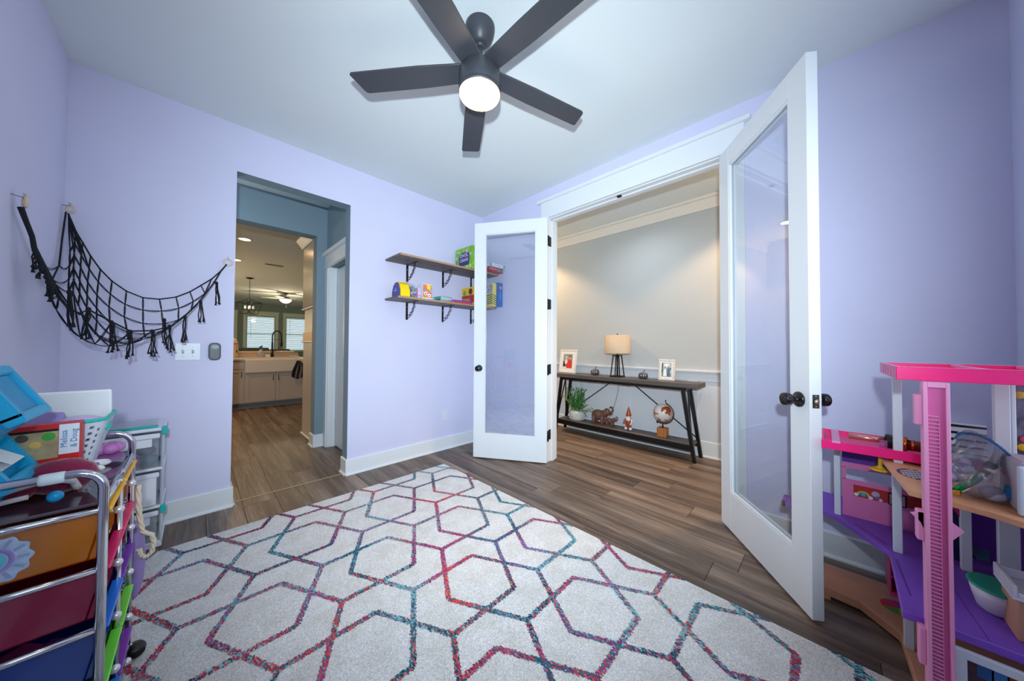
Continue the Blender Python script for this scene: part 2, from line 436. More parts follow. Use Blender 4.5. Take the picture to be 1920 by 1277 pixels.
MB().box((HX-.019, -3.8, 2.600), (HX, .9, 2.715), .002).box((HX-.050, -3.8, 2.712), (HX, .9, H), .004).build('frieze_board', mat('hall_crown_paint', (226, 222, 214), .5), tr)
baseboard('baseboard_hall', (HX, -3.8), (HX, .9), (-1, 0), h=.165)

# vestibule and kitchen shell ----------------------------------------
VY = 1.079
wall_two('wall_kitchen', [((-1.535, VY, 0), (-1.43, VY+.16, H)), ((-4.5, VY, 2.39), (-1.535, VY+.16, H)), ((-4.5, VY, 0), (-3.1, VY+.16, 2.39))], lambda n, c: BLUEGREY)
struct(boxo('wall_vestibule_left', (-3.3, TA, 0), (-3.14, VY, H), BLUEGREY))
VX = -1.435
wall_two('wall_vestibule_right', [((VX, .985, 0), (VX+.11, VY+.16, H)), ((VX, TA, 0), (VX+.11, .24, H)), ((VX, .24, 2.035), (VX+.11, .985, H))], lambda n, c: BLUEGREY)
struct(boxo('wall_closet', (VX+.11, .1, 0), (-.5, .125, H), BLUEGREY)); 
baseboard('baseboard_kitchen', (-1.535, VY), (-1.453, VY), (0, -1), .0145, 0)
baseboard('baseboard_kitchen_jamb', (-1.535, VY+.16), (-1.535, VY), (-1, 0))
t6 = snode('trim_6')
MB().box((VX-.018, .982, 0), (VX, 1.072, 2.035), .002).build('casing', WHITE, t6)
MB().box((VX-.004, .985-.001, 0), (VX+.112, .985-.019, 2.035), .001).box((VX+.040, .955, 0), (VX+.075, .967, 2.03), .001).build('jamb', WHITE, t6)
MB().box((VX-.020, .15, 2.035), (VX, 1.072, 2.165), .002).build('head_casing', WHITE, t6)
MB().box((VX-.032, .15, 2.026), (VX, 1.078, 2.044), .002).build('head_fillet', WHITE, t6)
MB().box((VX-.05, .15, 2.165), (VX, 1.078, 2.205), .004).build('head_cap', WHITE, t6)
d3 = snode('door_3', (VX+.078, .966, .012))
MB().box((0, -.72, 0), (.036, 0, 2.01), .002).build('leaf', WHITE, d3)
for z0, z1 in ((.2, .85), (1.0, 1.85)):
    MB().box((-.006, -.60, z0), (.0, -.12, z1), .005).build('raised_panel', WHITE, d3)
for z in (.25, 1.0, 1.78):
    MB().box((-.004, -.004, z-.045), (.002, .001, z+.045), .001).build('hinge', BLACK, d3)
struct(boxo('wall_kitchen_left', (-4.7, VY, 0), (-4.5, 13.1, H+.05), BLUEGREY))
GREEN = mat('sitting_room_paint', (128, 146, 140), .75)
struct(boxo('wall_kitchen_right', (2.0, VY, 0), (2.2, 13.1, H+.05), GREEN))
struct(boxo('wall_kitchen_side', (-.86, VY+.16, 0), (2.0, VY+.3, H), BLUEGREY))

# far window wall at y=12.9 with three windows -------------------------
WY = 12.9; wins = [(-2.42, -1.50), (-1.148, -.226), (.113, 1.035)]; wz0, wz1 = .90, 2.31
b = MB(); xs = [-4.5]+[v for p in wins for v in p]+[2.0]
for i in range(0, len(xs), 2): b.box((xs[i], WY, 0), (xs[i+1], WY+.16, H+.03))
for p in wins: b.box((p[0], WY, 0), (p[1], WY+.16, wz0)).box((p[0], WY, wz1), (p[1], WY+.16, H+.03))
struct(b.build('wall_far', GREEN))
TRIMG = mat('far_trim_paint', (206, 216, 200), .5)
BLIND = mat('blind_slat', (170, 200, 196), .6)
for i, (a, c) in enumerate(wins):
    r = snode('window_%d' % (i+1))
    MB().box((a-.09, WY-.02, wz0-.02), (a, WY, wz1), .003).box((c, WY-.02, wz0-.02), (c+.09, WY, wz1), .003).box((a-.10, WY-.022, wz1), (c+.10, WY, wz1+.15), .003).box((a-.12, WY-.05, wz1+.14), (c+.12, WY, wz1+.17), .003).build('casing', TRIMG, r)
    MB().box((a-.12, WY-.06, wz0-.03), (c+.12, WY+.02, wz0), .004).build('window_sill', TRIMG, r)
    MB().box((a, WY+.05, wz0), (a+.04, WY+.09, wz1)).box((c-.04, WY+.05, wz0), (c, WY+.09, wz1)).box((a, WY+.05, wz0), (c, WY+.09, wz0+.05)).box((a, WY+.05, wz1-.04), (c, WY+.09, wz1)).box((a, WY+.05, 1.58), (c, WY+.09, 1.62)).build('window_frame', TRIMG, r)
    MB().box((a+.03, WY+.065, wz0+.03), (c-.03, WY+.07, wz1-.03)).build('glass_pane', GLASS, r)
    sb = MB(); z = wz0+.03; R = Matrix.Rotation(math.radians(38), 3, 'X')
    while z < wz1-.06:
        sb.box((a+.01, WY+.005, z-.001), (c-.01, WY+.040, z+.0012), 0, 1, R); z += .052
    o = sb.build('blind_slats', BLIND, r); o['kind'] = 'stuff'
    MB().box((a+.005, WY, wz1-.055), (c-.005, WY+.045, wz1-.005), .004).build('blind_headrail', BLIND, r)
    MB().tube([(a+.14, WY-.004, wz1-.05), (a+.14, WY-.004, 1.45)], .004, 6).build('blind_wand', mat('wand_grey', (120, 130, 128), .5), r)

# ================================================================== RUG
RUGX0, RUGX1, RUGY0, RUGY1 = -2.916, -.783, -3.443, -.395
rug = thing('area_rug', 'cream area rug with multicoloured hexagon trellis pattern on the plank floor', 'rug', (0, 0, 0))
pile = mat('rug_pile', (252, 250, 246), 0.95, noise_amt=.16, nscale=230, bump=1.0, bscale=260, col2=(184, 184, 188), sheen=.3)
# second, broader mottling of the pile
nt = pile.node_tree
cr = [n for n in nt.nodes if n.type == 'VALTORGB'][0]; bs = nt.nodes['Principled BSDF']; mp = [n for n in nt.nodes if n.type == 'MAPPING'][0]
n2 = nt.nodes.new('ShaderNodeTexNoise'); n2.inputs['Scale'].default_value = 9; n2.inputs['Detail'].default_value = 5; nt.links.new(mp.outputs[0], n2.inputs['Vector'])
c2 = nt.nodes.new('ShaderNodeValToRGB'); c2.color_ramp.elements[0].position = .38; c2.color_ramp.elements[0].color = (.90, .885, .85, 1); c2.color_ramp.elements[1].position = .6; c2.color_ramp.elements[1].color = (1, 1, 1, 1)
nt.links.new(n2.outputs['Fac'], c2.inputs[0])
mxr = nt.nodes.new('ShaderNodeMix'); mxr.data_type = 'RGBA'; mxr.blend_type = 'MULTIPLY'; mxr.inputs[0].default_value = 1
nt.links.new(cr.outputs[0], mxr.inputs[6]); nt.links.new(c2.outputs[0], mxr.inputs[7]); nt.links.new(mxr.outputs[2], bs.inputs['Base Color'])
MB().box((RUGX0, RUGY0, .0005), (RUGX1, RUGY1, .011), .003).build('pile', pile, rug)
# woven pattern: hexagons on a lattice, arms meeting three by three
rng = random.Random(3)
A1 = .511; BY = .480; C0 = (-1.7525, -1.3175); ky = BY/(A1*math.sqrt(3)/2)
segs = {}
def addseg(p, q):
    k = tuple(sorted([(round(p[0], 3), round(p[1], 3)), (round(q[0], 3), round(q[1], 3))])); segs[k] = (p, q)
for i in range(-8, 9):
    for j in range(-8, 9):
        cx, cy = C0[0]+A1*i+A1/2*j, C0[1]-BY*j
        if not (RUGX0-.6 < cx < RUGX1+.6 and RUGY0-.6 < cy < RUGY1+.6): continue
        V = [(cx+A1/3*math.cos(k*PI/3), cy+A1/3*ky*math.sin(k*PI/3)) for k in range(6)]
        for k in range(6): addseg(V[k], V[(k+1) % 6])
        R3 = A1/math.sqrt(3)
        for k in (0, 2, 4):
            for dk in (-1, 1):
                a = k*PI/3 + dk*PI/6
                addseg(V[k], (cx+R3*math.cos(a), cy+R3*ky*math.sin(a)))
pal = [(190, 44, 78), (12, 80, 104), (118, 182, 190), (16, 58, 84), (150, 48, 124), (214, 76, 64), (34, 120, 134), (130, 104, 156), (20, 92, 112), (186, 46, 78), (96, 160, 172), (122, 188, 196)]
tv, tf, tc = [], [], []
def lobe(x, y, k): return noise.noise(Vector((x*3.0+k*9.3, y*3.0-k*4.1, k*3.7)))
for (p, q) in segs.values():
    p = Vector(p); q = Vector(q); L0 = (q-p).length; d = (q-p)/L0; n = Vector((-d.y, d.x)); t = 0
    while t < L0:
        for s_ in (-1.5, -.5, .5, 1.5):
            c = p + d*(t+rng.uniform(-.002, .002)) + n*(s_*.0048+rng.uniform(-.0035, .0035))
            if not (RUGX0+.004 < c.x < RUGX1-.004 and RUGY0+.004 < c.y < RUGY1-.004): continue
            a = rng.uniform(-.5, .5)+PI/2; L1 = rng.uniform(.0035, .0068); W1 = rng.uniform(.0018, .0028)
            e = Vector((math.cos(a), math.sin(a))); g = Vector((-e.y, e.x)); z = rng.uniform(.0112, .0128); b0 = len(tv)
            for u, v in ((-1, -1), (1, -1), (1, 1), (-1, 1)):
                w_ = c+e*L1*u+g*W1*v; tv.append((w_.x, w_.y, z))
            tf.append((b0, b0+1, b0+2, b0+3))
            wts = [max(.02, lobe(c.x, c.y, k)+.28)**2.4 for k in range(len(pal))]
            tc.append(rng.choices(range(len(pal)), wts)[0])
        t += .0040
me = bpy.data.meshes.new('pattern_yarn'); me.from_pydata(tv, [], tf)
col = me.color_attributes.new('yarn', 'BYTE_COLOR', 'CORNER')
buf = []
for k in tc:
    j = rng.uniform(.8, 1.2); c = lin(pal[k]); buf += [min(1, c[0]*j), min(1, c[1]*j), min(1, c[2]*j), 1]*4
col.data.foreach_set('color', buf)
ym = bpy.data.materials.new('rug_yarn'); ym.use_nodes = True
at = ym.node_tree.nodes.new('ShaderNodeAttribute'); at.attribute_name = 'yarn'
ym.node_tree.links.new(at.outputs['Color'], ym.node_tree.nodes['Principled BSDF'].inputs['Base Color']); ym.node_tree.nodes['Principled BSDF'].inputs['Roughness'].default_value = .9
me.materials.append(ym)
yo = bpy.data.objects.new('pattern_yarn', me); C.objects.link(yo); yo.parent = rug; yo['kind'] = 'stuff'

# ================================================================== CEILING FAN
FX, FY = -1.5075, -1.7945
BRONZE = mat('fan_grey', (66, 69, 76), .45, metal=.2, noise_amt=.03, nscale=60)
fan = thing('ceiling_fan', 'dark grey five-blade ceiling fan with lit round lamp on the playroom ceiling', 'ceiling fan', (FX, FY, H))
MB().lathe([(.073, 0), (.073, -.012), (.068, -.035), (.056, -.062), (.038, -.082), (.030, -.088), (0, -.088)], n=40).build('canopy', BRONZE, fan)
MB().lathe([(.0125, -.08), (.0125, -.215), (.0, -.215)], n=16).lathe([(.021, -.083), (.021, -.098), (.0125, -.103)], n=20).lathe([(.0125, -.190), (.024, -.200), (.026, -.222)], n=20).build('downrod', BRONZE, fan)
MB().lathe([(0, -.212), (.05, -.213), (.092, -.220), (.102, -.232), (.104, -.300), (.103, -.318), (.101, -.322), (.103, -.324), (.103, -.340), (0, -.340)], n=56).build('motor_housing', BRONZE, fan)
lens = mat('fan_lamp_glass', (255, 218, 158), .4, emit=4.0)
MB().lathe([(.1005, -.338), (.1005, -.346), (.096, -.354), (.080, -.362), (.05, -.367), (0, -.369)], n=56).build('lamp_lens', lens, fan)
for k in range(5):
    a = math.radians(56.5+72*k)
    b = bmesh.new()
    outl = [(.085, -.052), (.30, -.060), (.615, -.061), (.632, -.054), (.636, -.044), (.662, .050), (.652, .059), (.30, .060), (.085, .052)]
    top = [b.verts.new((x, y, .0045)) for x, y in outl]; bot = [b.verts.new((x, y, -.0045)) for x, y in outl]
    b.faces.new(top); b.faces.new(bot)
    for i in range(len(outl)): b.faces.new([top[i], top[(i+1) % len(outl)], bot[(i+1) % len(outl)], bot[i]])
    bmesh.ops.recalc_face_normals(b, faces=list(b.faces)); bmesh.ops.bevel(b, geom=[e for e in b.edges], offset=.0015, segments=1, affect='EDGES')
    R = Matrix.Rotation(a, 3, 'Z') @ Matrix.Rotation(math.radians(4), 3, 'X')
    for v in b.verts: v.co = R @ v.co + Vector((0, 0, -.226))
    m_ = MB(); m_.merge(b); m_.build('blade', BRONZE, fan)
lamp('fan_lamp', 'POINT', (FX, FY, H-.42), 2.5, (1.0, .80, .55), shadow_soft_size=.07)

# ================================================================== WALL SHELVES
SHW = wood_mat('shelf_wood', (66, 60, 58), (98, 90, 86), (126, 116, 110), 'x', .55, .05)
SHE = mat('shelf_front_edge', (176, 138, 108), .6, noise_amt=.15, nscale=30, stretch=(1, 8, 8))
def wall_shelf(zb, dep, lab):
    t = thing('wall_shelf', lab, 'shelf', (-.6125, 0, zb), 0, 'two wooden wall shelves by the door')
    MB().box((-.5975, -dep, 0), (.5975, -.001, .018), .001).build('board', SHW, t)
    MB().box((-.5975, -dep-.0022, .0005), (.5975, -dep, .0178)).build('front_edge', SHE, t)
    for x in (-.372, .050, .442):
        bk = MB().box((x-.012, -.0045, -.172), (x+.012, -.0005, 0), .002).box((x-.012, -.215, -.004), (x+.012, -.002, 0), .0012)
        for zz in (-.045, -.14): bk.use(BLACK)
        # twisted brace: two strands winding between wall and shelf
        P0 = Vector((x, -.008, -.145)); P1 = Vector((x, -.165, -.004)); mid = Vector((x, -.125, -.125))
        for ph in (0, PI):
            pts = []
            for i in range(41):
                u = i/40; c = P0*(1-u)**2+mid*2*u*(1-u)+P1*u*u
                nrm = Vector((0, -.7, .7)) if False else Vector((0, .65, .65))
                pts.append(c+nrm*.020*math.sin(u*PI*4+ph)+Vector((.003*math.cos(u*PI*3+ph), 0, 0)))
            bk.tube(pts, .0032, 6)
        br = bk.build('bracket', BLACK, t)
        for zz in (-.045, -.145):
            MB().lathe([(0, -.0045), (.0035, -.0045), (.003, -.0062), (0, -.0068)], (x, 0, zz), 10, 'y').build('screw', mat('screw_steel', (220, 222, 226), .3, metal=1), br)
    return t
S1 = 1.965; S2 = 1.582
wall_shelf(S1, .318, 'upper of two dark wooden wall shelves on scrolled black brackets')
wall_shelf(S2, .285, 'lower of two dark wooden wall shelves, crowded with toys')
ZT1, ZT2 = S1+.018, S2+.018

def sheet(name, pts, m, parent, th=.0005):
    """thin flat print: polygon on a plane, given in order"""
    b = MB(); b.quad(*[Vector(p) for p in pts]); return b.build(name, m, parent)

# green game box on the upper shelf
gb = thing('game_box', 'green game box with purple splash lettering on the upper shelf', 'game box', (-.32, -.19, ZT1))
MB().box((-.10, -.150, 0), (.085, .155, .25), .001).build('box', mat('box_green', (96, 168, 30), .45, noise_amt=.25, nscale=25, col2=(150, 205, 60)), gb)
x = -.1008
spl = [(.085, .075), (.06, .045), (-.02, .050), (-.095, .050), (-.105, .09), (-.10, .175), (-.05, .205), (-.02, .195), (.03, .195), (.075, .175), (.09, .14)]
pr_ = MB().prism([(a, b) for a, b in spl], x-.0006, x, 'x').build('splash_print', mat('splash_purple', (58, 36, 120), .45), gb)
# face seen from -x : reading direction runs from +y to -y
WPR = mat('print_white', (238, 240, 246), .5)
text('lettering', 'OVOL', .055, WPR, gb, (x-.0012, -.005, .160), (0, -1, 0), (0, 0, 1), .0003)
text('lettering', 'CRAVE', .048, WPR, gb, (x-.0012, -.008, .108), (0, -1, 0), (0, 0, 1), .0003)
text('lettering', 'mind', .030, WPR, gb, (x-.0012, .105, .218), (0, -1, 0), (0, 0, 1), .0003)
for yy, zz, rr_, cc in ((.128, .15, .018, (180, 190, 200)), (.128, .10, .018, (120, 130, 120)), (-.06, .205, .022, (200, 170, 210)), (-.12, .03, .024, (180, 210, 150)), (-.06, .025, .018, (205, 220, 120)), (.10, .185, .014, (60, 150, 190)), (-.13, .16, .016, (190, 180, 220))):
    MB().lathe([(rr_, -.0008), (0, -.0010)], (x, yy, zz), 18, 'x').build('round_print', mat('print_%d_%d_%d' % cc, cc, .5), gb)
# flat boxes at the right end of the upper shelf
rb = thing('game_box', 'flat red game box with pale spine lettering, lying on the upper shelf', 'game box', (-.125, -.185, ZT1))
MB().box((-.10, -.215, 0), (.105, .16, .048), .001).build('box', mat('box_red', (176, 36, 58), .45), rb)
MB().box((-.03+.045, -.2158, .010), (.10, -.215, .040)).build('picture_print', mat('print_dark', (46, 50, 60), .5, noise_amt=.8, nscale=90, col2=(180, 170, 180)), rb)
text('lettering', 'VINE CITY', .026, mat('print_peach', (250, 190, 170), .5), rb, (-.04, -.2160, .026), (1, 0, 0), (0, 0, 1), .0003)
wb = thing('game_box', 'flat white and aqua game box on top of the red one', 'game box', (-.115, -.20, ZT1+.048))
MB().box((-.115, -.215, 0), (.108, .17, .036), .001).build('box', mat('box_white', (226, 232, 240), .45), wb)
MB().box((.085, -.2158, .001), (.1085, -.215, .035)).build('aqua_print', mat('print_aqua', (60, 165, 175), .5), wb)
MB().box((-.115, -.2158, .002), (-.09, -.215, .034)).build('aqua_print', mat('print_aqua', (60, 165, 175), .5), wb)
text('lettering', 'the sweet game', .022, mat('print_mauve', (130, 120, 160), .5), wb, (-.01, -.2160, .018), (1, 0, 0), (0, 0, 1), .0003)

# lower shelf things
bp_ = thing('toy_backpack', 'small purple and yellow toy carry case at the left end of the lower shelf', 'toy case', (-1.14, -.2, ZT2))
prof = [(.085, 0), (.085, .05), (.06, .105), (.02, .135), (-.02, .138), (-.055, .115), (-.08, .06), (-.082, 0)]
MB().prism([(a, b) for a, b in prof], -.045, .048, 'x', .004).build('body', mat('toy_yellow', (250, 214, 0), .5, bump=.2, bscale=200), bp_)
MB().prism([(a*.96, b*.97+.001) for a, b in prof], -.054, -.0455, 'x', .003).build('side_panel', mat('toy_purple', (84, 72, 140), .6, noise_amt=.1, nscale=60), bp_)
MB().prism([(a*.96, b*.97+.001) for a, b in prof], .0485, .055, 'x', .003).build('side_panel', mat('toy_purple', (84, 72, 140), .6, noise_amt=.1, nscale=60), bp_)
mn = MB().lathe([(.024, -.055), (.018, -.058), (0, -.059)], (0, 0, .062), 20, 'x').build('side_emblem', mat('emblem_blue', (70, 120, 190), .5), bp_)
MB().tube([(-.0605, .012*math.cos(a)+.0, .062+.012*math.sin(a)) for a in [math.radians(200+i*20) for i in range(8)]], .002, 6).build('crescent', mat('emblem_pale', (170, 215, 235), .5), mn)
MB().tube([(.03, -.0, .135), (.05, 0, .16), (.09, -.02, .135), (.14, -.03, .11)], .0016, 6).build('cord', mat('cord_grey', (150, 165, 170), .6), bp_)
CLR = glass_mat('clear_plastic_bag', (.9, .95, .95), .12, .12, .8, (200, 215, 220))
tb = thing('plastic_pouch', 'clear plastic pouch of small coloured toys beside the yellow carry case', 'pouch', (-1.040, -.21, ZT2))
MB().sphere((0, 0, .062), 1, (.036, .04, .062), 18, 12, fn=lambda k: k+Vector((1, 1, 1))*0.006*noise.noise(k*40)).build('film', CLR, tb)
rg = random.Random(5)
for i in range(14):
    cc = rg.choice([(60, 90, 150), (90, 150, 80), (160, 90, 160), (40, 150, 160), (60, 60, 90), (190, 190, 210)])
    q = Vector((rg.uniform(-.020, .020), rg.uniform(-.025, .02), rg.uniform(.012, .10)))
    MB().box(q-Vector((.012, .006, .008)), q+Vector((.012, .006, .008)), .002, 1, Matrix.Rotation(rg.uniform(0, 3), 3, 'Y')).build('toy', mat('pouch_%d_%d_%d' % cc, cc, .5), tb)
sb = thing('sticker_book', 'white box of colourful stickers with round smiling prints on the lower shelf', 'toy box', (-.914, -.225, ZT2))
MB().box((-.050, -.058, 0), (.048, .05, .145), .002).build('box', mat('box_white', (226, 232, 240)), sb)
MB().box((-.049, -.0588, .012), (.044, -.058, .138)).build('cover_print', mat('cover_mix', (214, 60, 110), .5, noise_amt=1, nscale=38, col2=(240, 170, 50)), sb)
for xx, zz, r_, cc in ((-.02, .052, .017, (245, 245, 245)), (.018, .036, .017, (245, 245, 245)), (-.02, .05, .009, (200, 60, 50)), (.018, .034, .009, (60, 170, 150)), (.012, .115, .022, (245, 215, 30)), (-.028, .085, .012, (60, 170, 200)), (.03, .078, .012, (90, 190, 220)), (-.03, .018, .009, (80, 190, 60))):
    MB().lathe([(r_, -.0592-.0004*(r_ < .01)), (0, -.0596-.0004*(r_ < .01))], (xx, 0, zz), 18, 'y').build('round_print', mat('print_%d_%d_%d' % cc, cc, .5), sb)
pk = thing('picture_card', 'narrow pink card box standing left of the sticker box', 'toy box', (-.982, -.21, ZT2))
MB().box((-.014, -.04, 0), (.014, .04, .105), .002).build('box', mat('card_pink', (190, 120, 180), .5, noise_amt=.6, nscale=50, col2=(235, 220, 240)), pk)
bt = thing('glue_bottle', 'clear squeeze bottle with teal nozzle lying on the lower shelf', 'bottle', (-.72, -.255, ZT2+.027))
MB().lathe([(0, .10), (.02, .098), (.026, .085), (.027, -.02), (.024, -.035), (.014, -.042), (0, -.042)], n=24, axis='x').build('body', glass_mat('bottle_plastic', (.82, .93, .95), .08, .1, .45, (190, 225, 232)), bt)
MB().lathe([(.019, -.04), (.018, -.058), (.010, -.085), (.004, -.112), (0, -.114)], n=20, axis='x').build('nozzle', mat('nozzle_teal', (30, 140, 130), .4), bt)
fb = thing('toy_discs', 'blue flat toy tray stacked over a red one at the lower shelf edge', 'toy tray', (-.50, -.20, ZT2))
MB().prism([(-.135, -.085), (-.12, -.10), (.12, -.10), (.135, -.085), (.135, .08), (.12, .09), (-.12, .09), (-.135, .08)], 0, .014, bev=.002).build('red_tray', mat('tray_red', (222, 44, 48), .4), fb)
MB().prism([(-.14, -.065), (-.11, -.095), (.12, -.095), (.135, -.08), (.135, .08), (.12, .09), (-.12, .09), (-.14, .07)], .0145, .027, bev=.002).build('blue_tray', mat('tray_blue', (30, 88, 205), .4), fb)
yb_ = thing('game_box', 'yellow and red game box standing on the lower shelf behind the trays', 'game box', (-.265, -.165, ZT2))
MB().box((-.075, -.115, 0), (.06, .11, .205), .001).build('box', mat('box_yellow', (236, 190, 30), .45), yb_)
MB().box((-.0758, -.113, .03), (-.075, .108, .115)).box((-.073, -.1158, .03), (.058, -.115, .115)).build('red_print', mat('box_red', (176, 36, 58)), yb_)
text('lettering', '7ZING', .05, mat('print_yellow', (250, 210, 40), .5), yb_, (-.0768, .03, .062), (0, -1, 0), (0, 0, 1), .0003)
MB().lathe([(.035, -.0764), (0, -.0766)], (0, -.05, .155), 18, 'x').build('round_print', mat('print_brown', (90, 40, 34), .5), yb_)
MB().lathe([(.03, -.0764), (0, -.0766)], (0, .06, .145), 18, 'x').build('round_print', mat('print_green', (120, 170, 60), .5), yb_)
stb = thing('game_box', 'yellow game box with green diagonal stripes seen through the left door glass', 'game box', (-.105, -.20, ZT2))
MB().box((-.028, -.155, 0), (.026, .15, .262), .001).build('box', mat('box_pale_yellow', (238, 220, 110), .45), stb)
st = MB()
for i in range(5):
    z = .012+i*.024; st.quad((-.027, -.1556, z+.014), (.025, -.1556, z), (.025, -.1556, z+.010), (-.027, -.1556, z+.024)); st.quad((-.0286, .14, z), (-.0286, -.15, z+.02), (-.0286, -.15, z+.032), (-.0286, .14, z+.012))
st.build('stripe_print', mat('print_darkgreen', (20, 96, 70), .5), stb)
MB().box((-.0288, -.15, .15), (-.028, .0, .25)).build('picture_print', mat('cover_grey', (90, 100, 130), .5, noise_amt=.9, nscale=50, col2=(225, 220, 230)), stb)
bb = thing('game_box', 'blue game box dotted with round pictures, last at the right of the lower shelf', 'game box', (-.042, -.215, ZT2))
MB().box((-.034, -.165, 0), (.036, .16, .272), .001).build('box', mat('box_blue', (24, 98, 184), .4), bb)
cols = [(200, 170, 160), (210, 140, 60), (190, 100, 80), (110, 190, 225), (60, 130, 90), (170, 60, 110), (220, 215, 225), (90, 60, 150), (230, 200, 110), (60, 160, 170)]
rg = random.Random(11)
for i in range(14):
    cc = cols[i % len(cols)]; r_ = rg.uniform(.012, .022)
    MB().lathe([(r_, -.0346-i*.00004), (0, -.0348-i*.00004)], (0, rg.uniform(-.14, .13), rg.uniform(.03, .245)), 16, 'x').build('round_print', mat('print_%d_%d_%d' % cc, cc, .5), bb)
MB().sphere((.004, -.166, .215), .019, (1, .08, 1.1), 14, 8).build('face_print', mat('print_salmon', (226, 140, 120), .5), bb)
text('lettering', 'MAGIC', .03, mat('print_sky', (90, 190, 240), .5), bb, (.0, -.1656, .12), (0, 0, 1), (-1, 0, 0), .0003)

# ================================================================== WALL PLATES
sw = thing('light_switch', 'white double toggle switch plate below the black net', 'light switch', (-2.523, 0, 1.0995))
PLT = mat('plate_white', (214, 222, 232), .35)
MB().box((-.060, -.0065, -.058), (.060, -.0003, .058), .004, 2).build('plate', PLT, sw)
for xx in (-.023, .023):
    MB().box((xx-.0055, -.0072, -.0125), (xx+.0055, -.0064, .0125), .0008).build('toggle_slot', mat('slot_grey', (150, 158, 170), .5), sw)
    MB().box((xx-.004, -.017, -.001), (xx+.004, -.007, .008), .0015, 1, Matrix.Rotation(math.radians(-25), 3, 'X')).build('toggle', PLT, sw)
    for zz in (.030, -.030): MB().lathe([(0, -.0066), (.003, -.0066), (.0025, -.0078), (0, -.008)], (xx, 0, zz), 10, 'y').build('screw', PLT, sw)
rm = thing('fan_remote', 'charcoal fan remote with pale round dial in its wall holder', 'remote control', (-2.394, 0, 1.0995))
def rrect(w, h, r, n=5, rb=None):
    rb = r if rb is None else rb; P = []
    for cx, cy, a0, q in ((w-r, h-r, 0, r), (-w+r, h-r, 90, r), (-w+rb, -h+rb, 180, rb), (w-rb, -h+rb, 270, rb)):
        P += [(cx+q*math.cos(math.radians(a0+90*i/n)), cy+q*math.sin(math.radians(a0+90*i/n))) for i in range(n+1)]
    return P
MB().prism(rrect(.031, .060, .024), -.016, -.0003, 'y', .002).build('holder', mat('remote_dark', (28, 32, 40), .45), rm)
MB().prism(rrect(.026, .054, .021), -.025, -.0155, 'y', .002).build('handset', mat('remote_grey', (58, 66, 78), .4), rm)
MB().lathe([(.0205, -.025), (.0205, -.0262), (0, -.0266)], (0, 0, .030), 28, 'y', sx=1, sy=.75).build('dial', mat('dial_pale', (176, 190, 192), .5), rm)
for a, b in ((0, .008), (0, -.010), (.010, 0), (-.010, 0), (0, 0)):
    MB().box((a-.003, -.0272, .030+b-.001), (a+.003, -.0264, .030+b+.001)).build('button', mat('button_dark', (70, 80, 90), .5), rm)
ou = thing('wall_outlet', 'white duplex outlet low on the wall below the shelves', 'outlet', (-.524, 0, .3745))
MB().box((-.035, -.006, -.058), (.035, -.0003, .058), .004, 2).build('plate', PLT, ou)
for zz in (.0195, -.0195):
    f = MB().prism(rrect(.0165, .0145, .008), -.0082, -.0058, 'y').build('receptacle', mat('receptacle_white', (228, 232, 240), .4), ou, (0, 0, zz))
    s_ = MB()
    for xx in (-.0062, .0062): s_.box((xx-.001, -.0086, -.002), (xx+.001, -.0081, .007))
    s_.lathe([(.0022, -.0086), (0, -.0086)], (0, 0, -.007), 10, 'y')
    s_.build('slot', mat('slot_dark', (40, 40, 46), .6), f)

# ================================================================== HANGING NET
net = thing('toy_net', 'black macrame corner net hung from three hooks on the lilac walls', 'toy net', (-2.70, -.10, 1.40))
NB = mat('net_cord', (16, 20, 30), .85, bump=.6, bscale=500)
off = Vector((-2.70, -.10, 1.40))
def V3(L): return [Vector(p)-off for p in L]
topw = V3([[-2.998, -.03, 1.872], [-2.97, -.03, 1.775], [-2.947, -.03, 1.72], [-2.919, -.03, 1.65], [-2.884, -.03, 1.58], [-2.841, -.03, 1.518], [-2.786, -.03, 1.466], [-2.721, -.03, 1.434], [-2.653, -.03, 1.432], [-2.582, -.03, 1.454], [-2.52, -.03, 1.496], [-2.469, -.03, 1.546], [-2.418, -.03, 1.597], [-2.37, -.03, 1.664], [-2.344, -.03, 1.712]])
rws = [[[-2.985, -.05, 1.662], [-2.971, -.05, 1.71], [-2.948, -.05, 1.649], [-2.92, -.05, 1.576], [-2.887, -.05, 1.505], [-2.843, -.05, 1.44], [-2.788, -.05, 1.386], [-2.718, -.05, 1.357], [-2.642, -.05, 1.357], [-2.569, -.05, 1.381], [-2.504, -.05, 1.432], [-2.45, -.05, 1.492]],
 [[-2.98, -.08, 1.575], [-2.966, -.08, 1.639], [-2.944, -.08, 1.576], [-2.919, -.08, 1.496], [-2.886, -.08, 1.425], [-2.843, -.08, 1.363], [-2.786, -.08, 1.308], [-2.714, -.08, 1.274], [-2.634, -.08, 1.276], [-2.569, -.08, 1.303], [-2.513, -.08, 1.369]],
 [[-2.976, -.11, 1.495], [-2.962, -.11, 1.564], [-2.941, -.11, 1.495], [-2.915, -.11, 1.418], [-2.882, -.11, 1.35], [-2.834, -.11, 1.269], [-2.771, -.11, 1.22], [-2.706, -.11, 1.209], [-2.63, -.11, 1.232], [-2.572, -.11, 1.288]],
 [[-2.971, -.14, 1.423], [-2.955, -.14, 1.494], [-2.935, -.14, 1.424], [-2.91, -.14, 1.345], [-2.876, -.14, 1.277], [-2.827, -.14, 1.199], [-2.764, -.14, 1.176], [-2.7, -.14, 1.19]],
 [[-2.965, -.17, 1.358], [-2.951, -.17, 1.422], [-2.933, -.17, 1.355], [-2.906, -.17, 1.274], [-2.875, -.17, 1.203], [-2.827, -.17, 1.159]]]
rws = [V3(r) for r in rws]
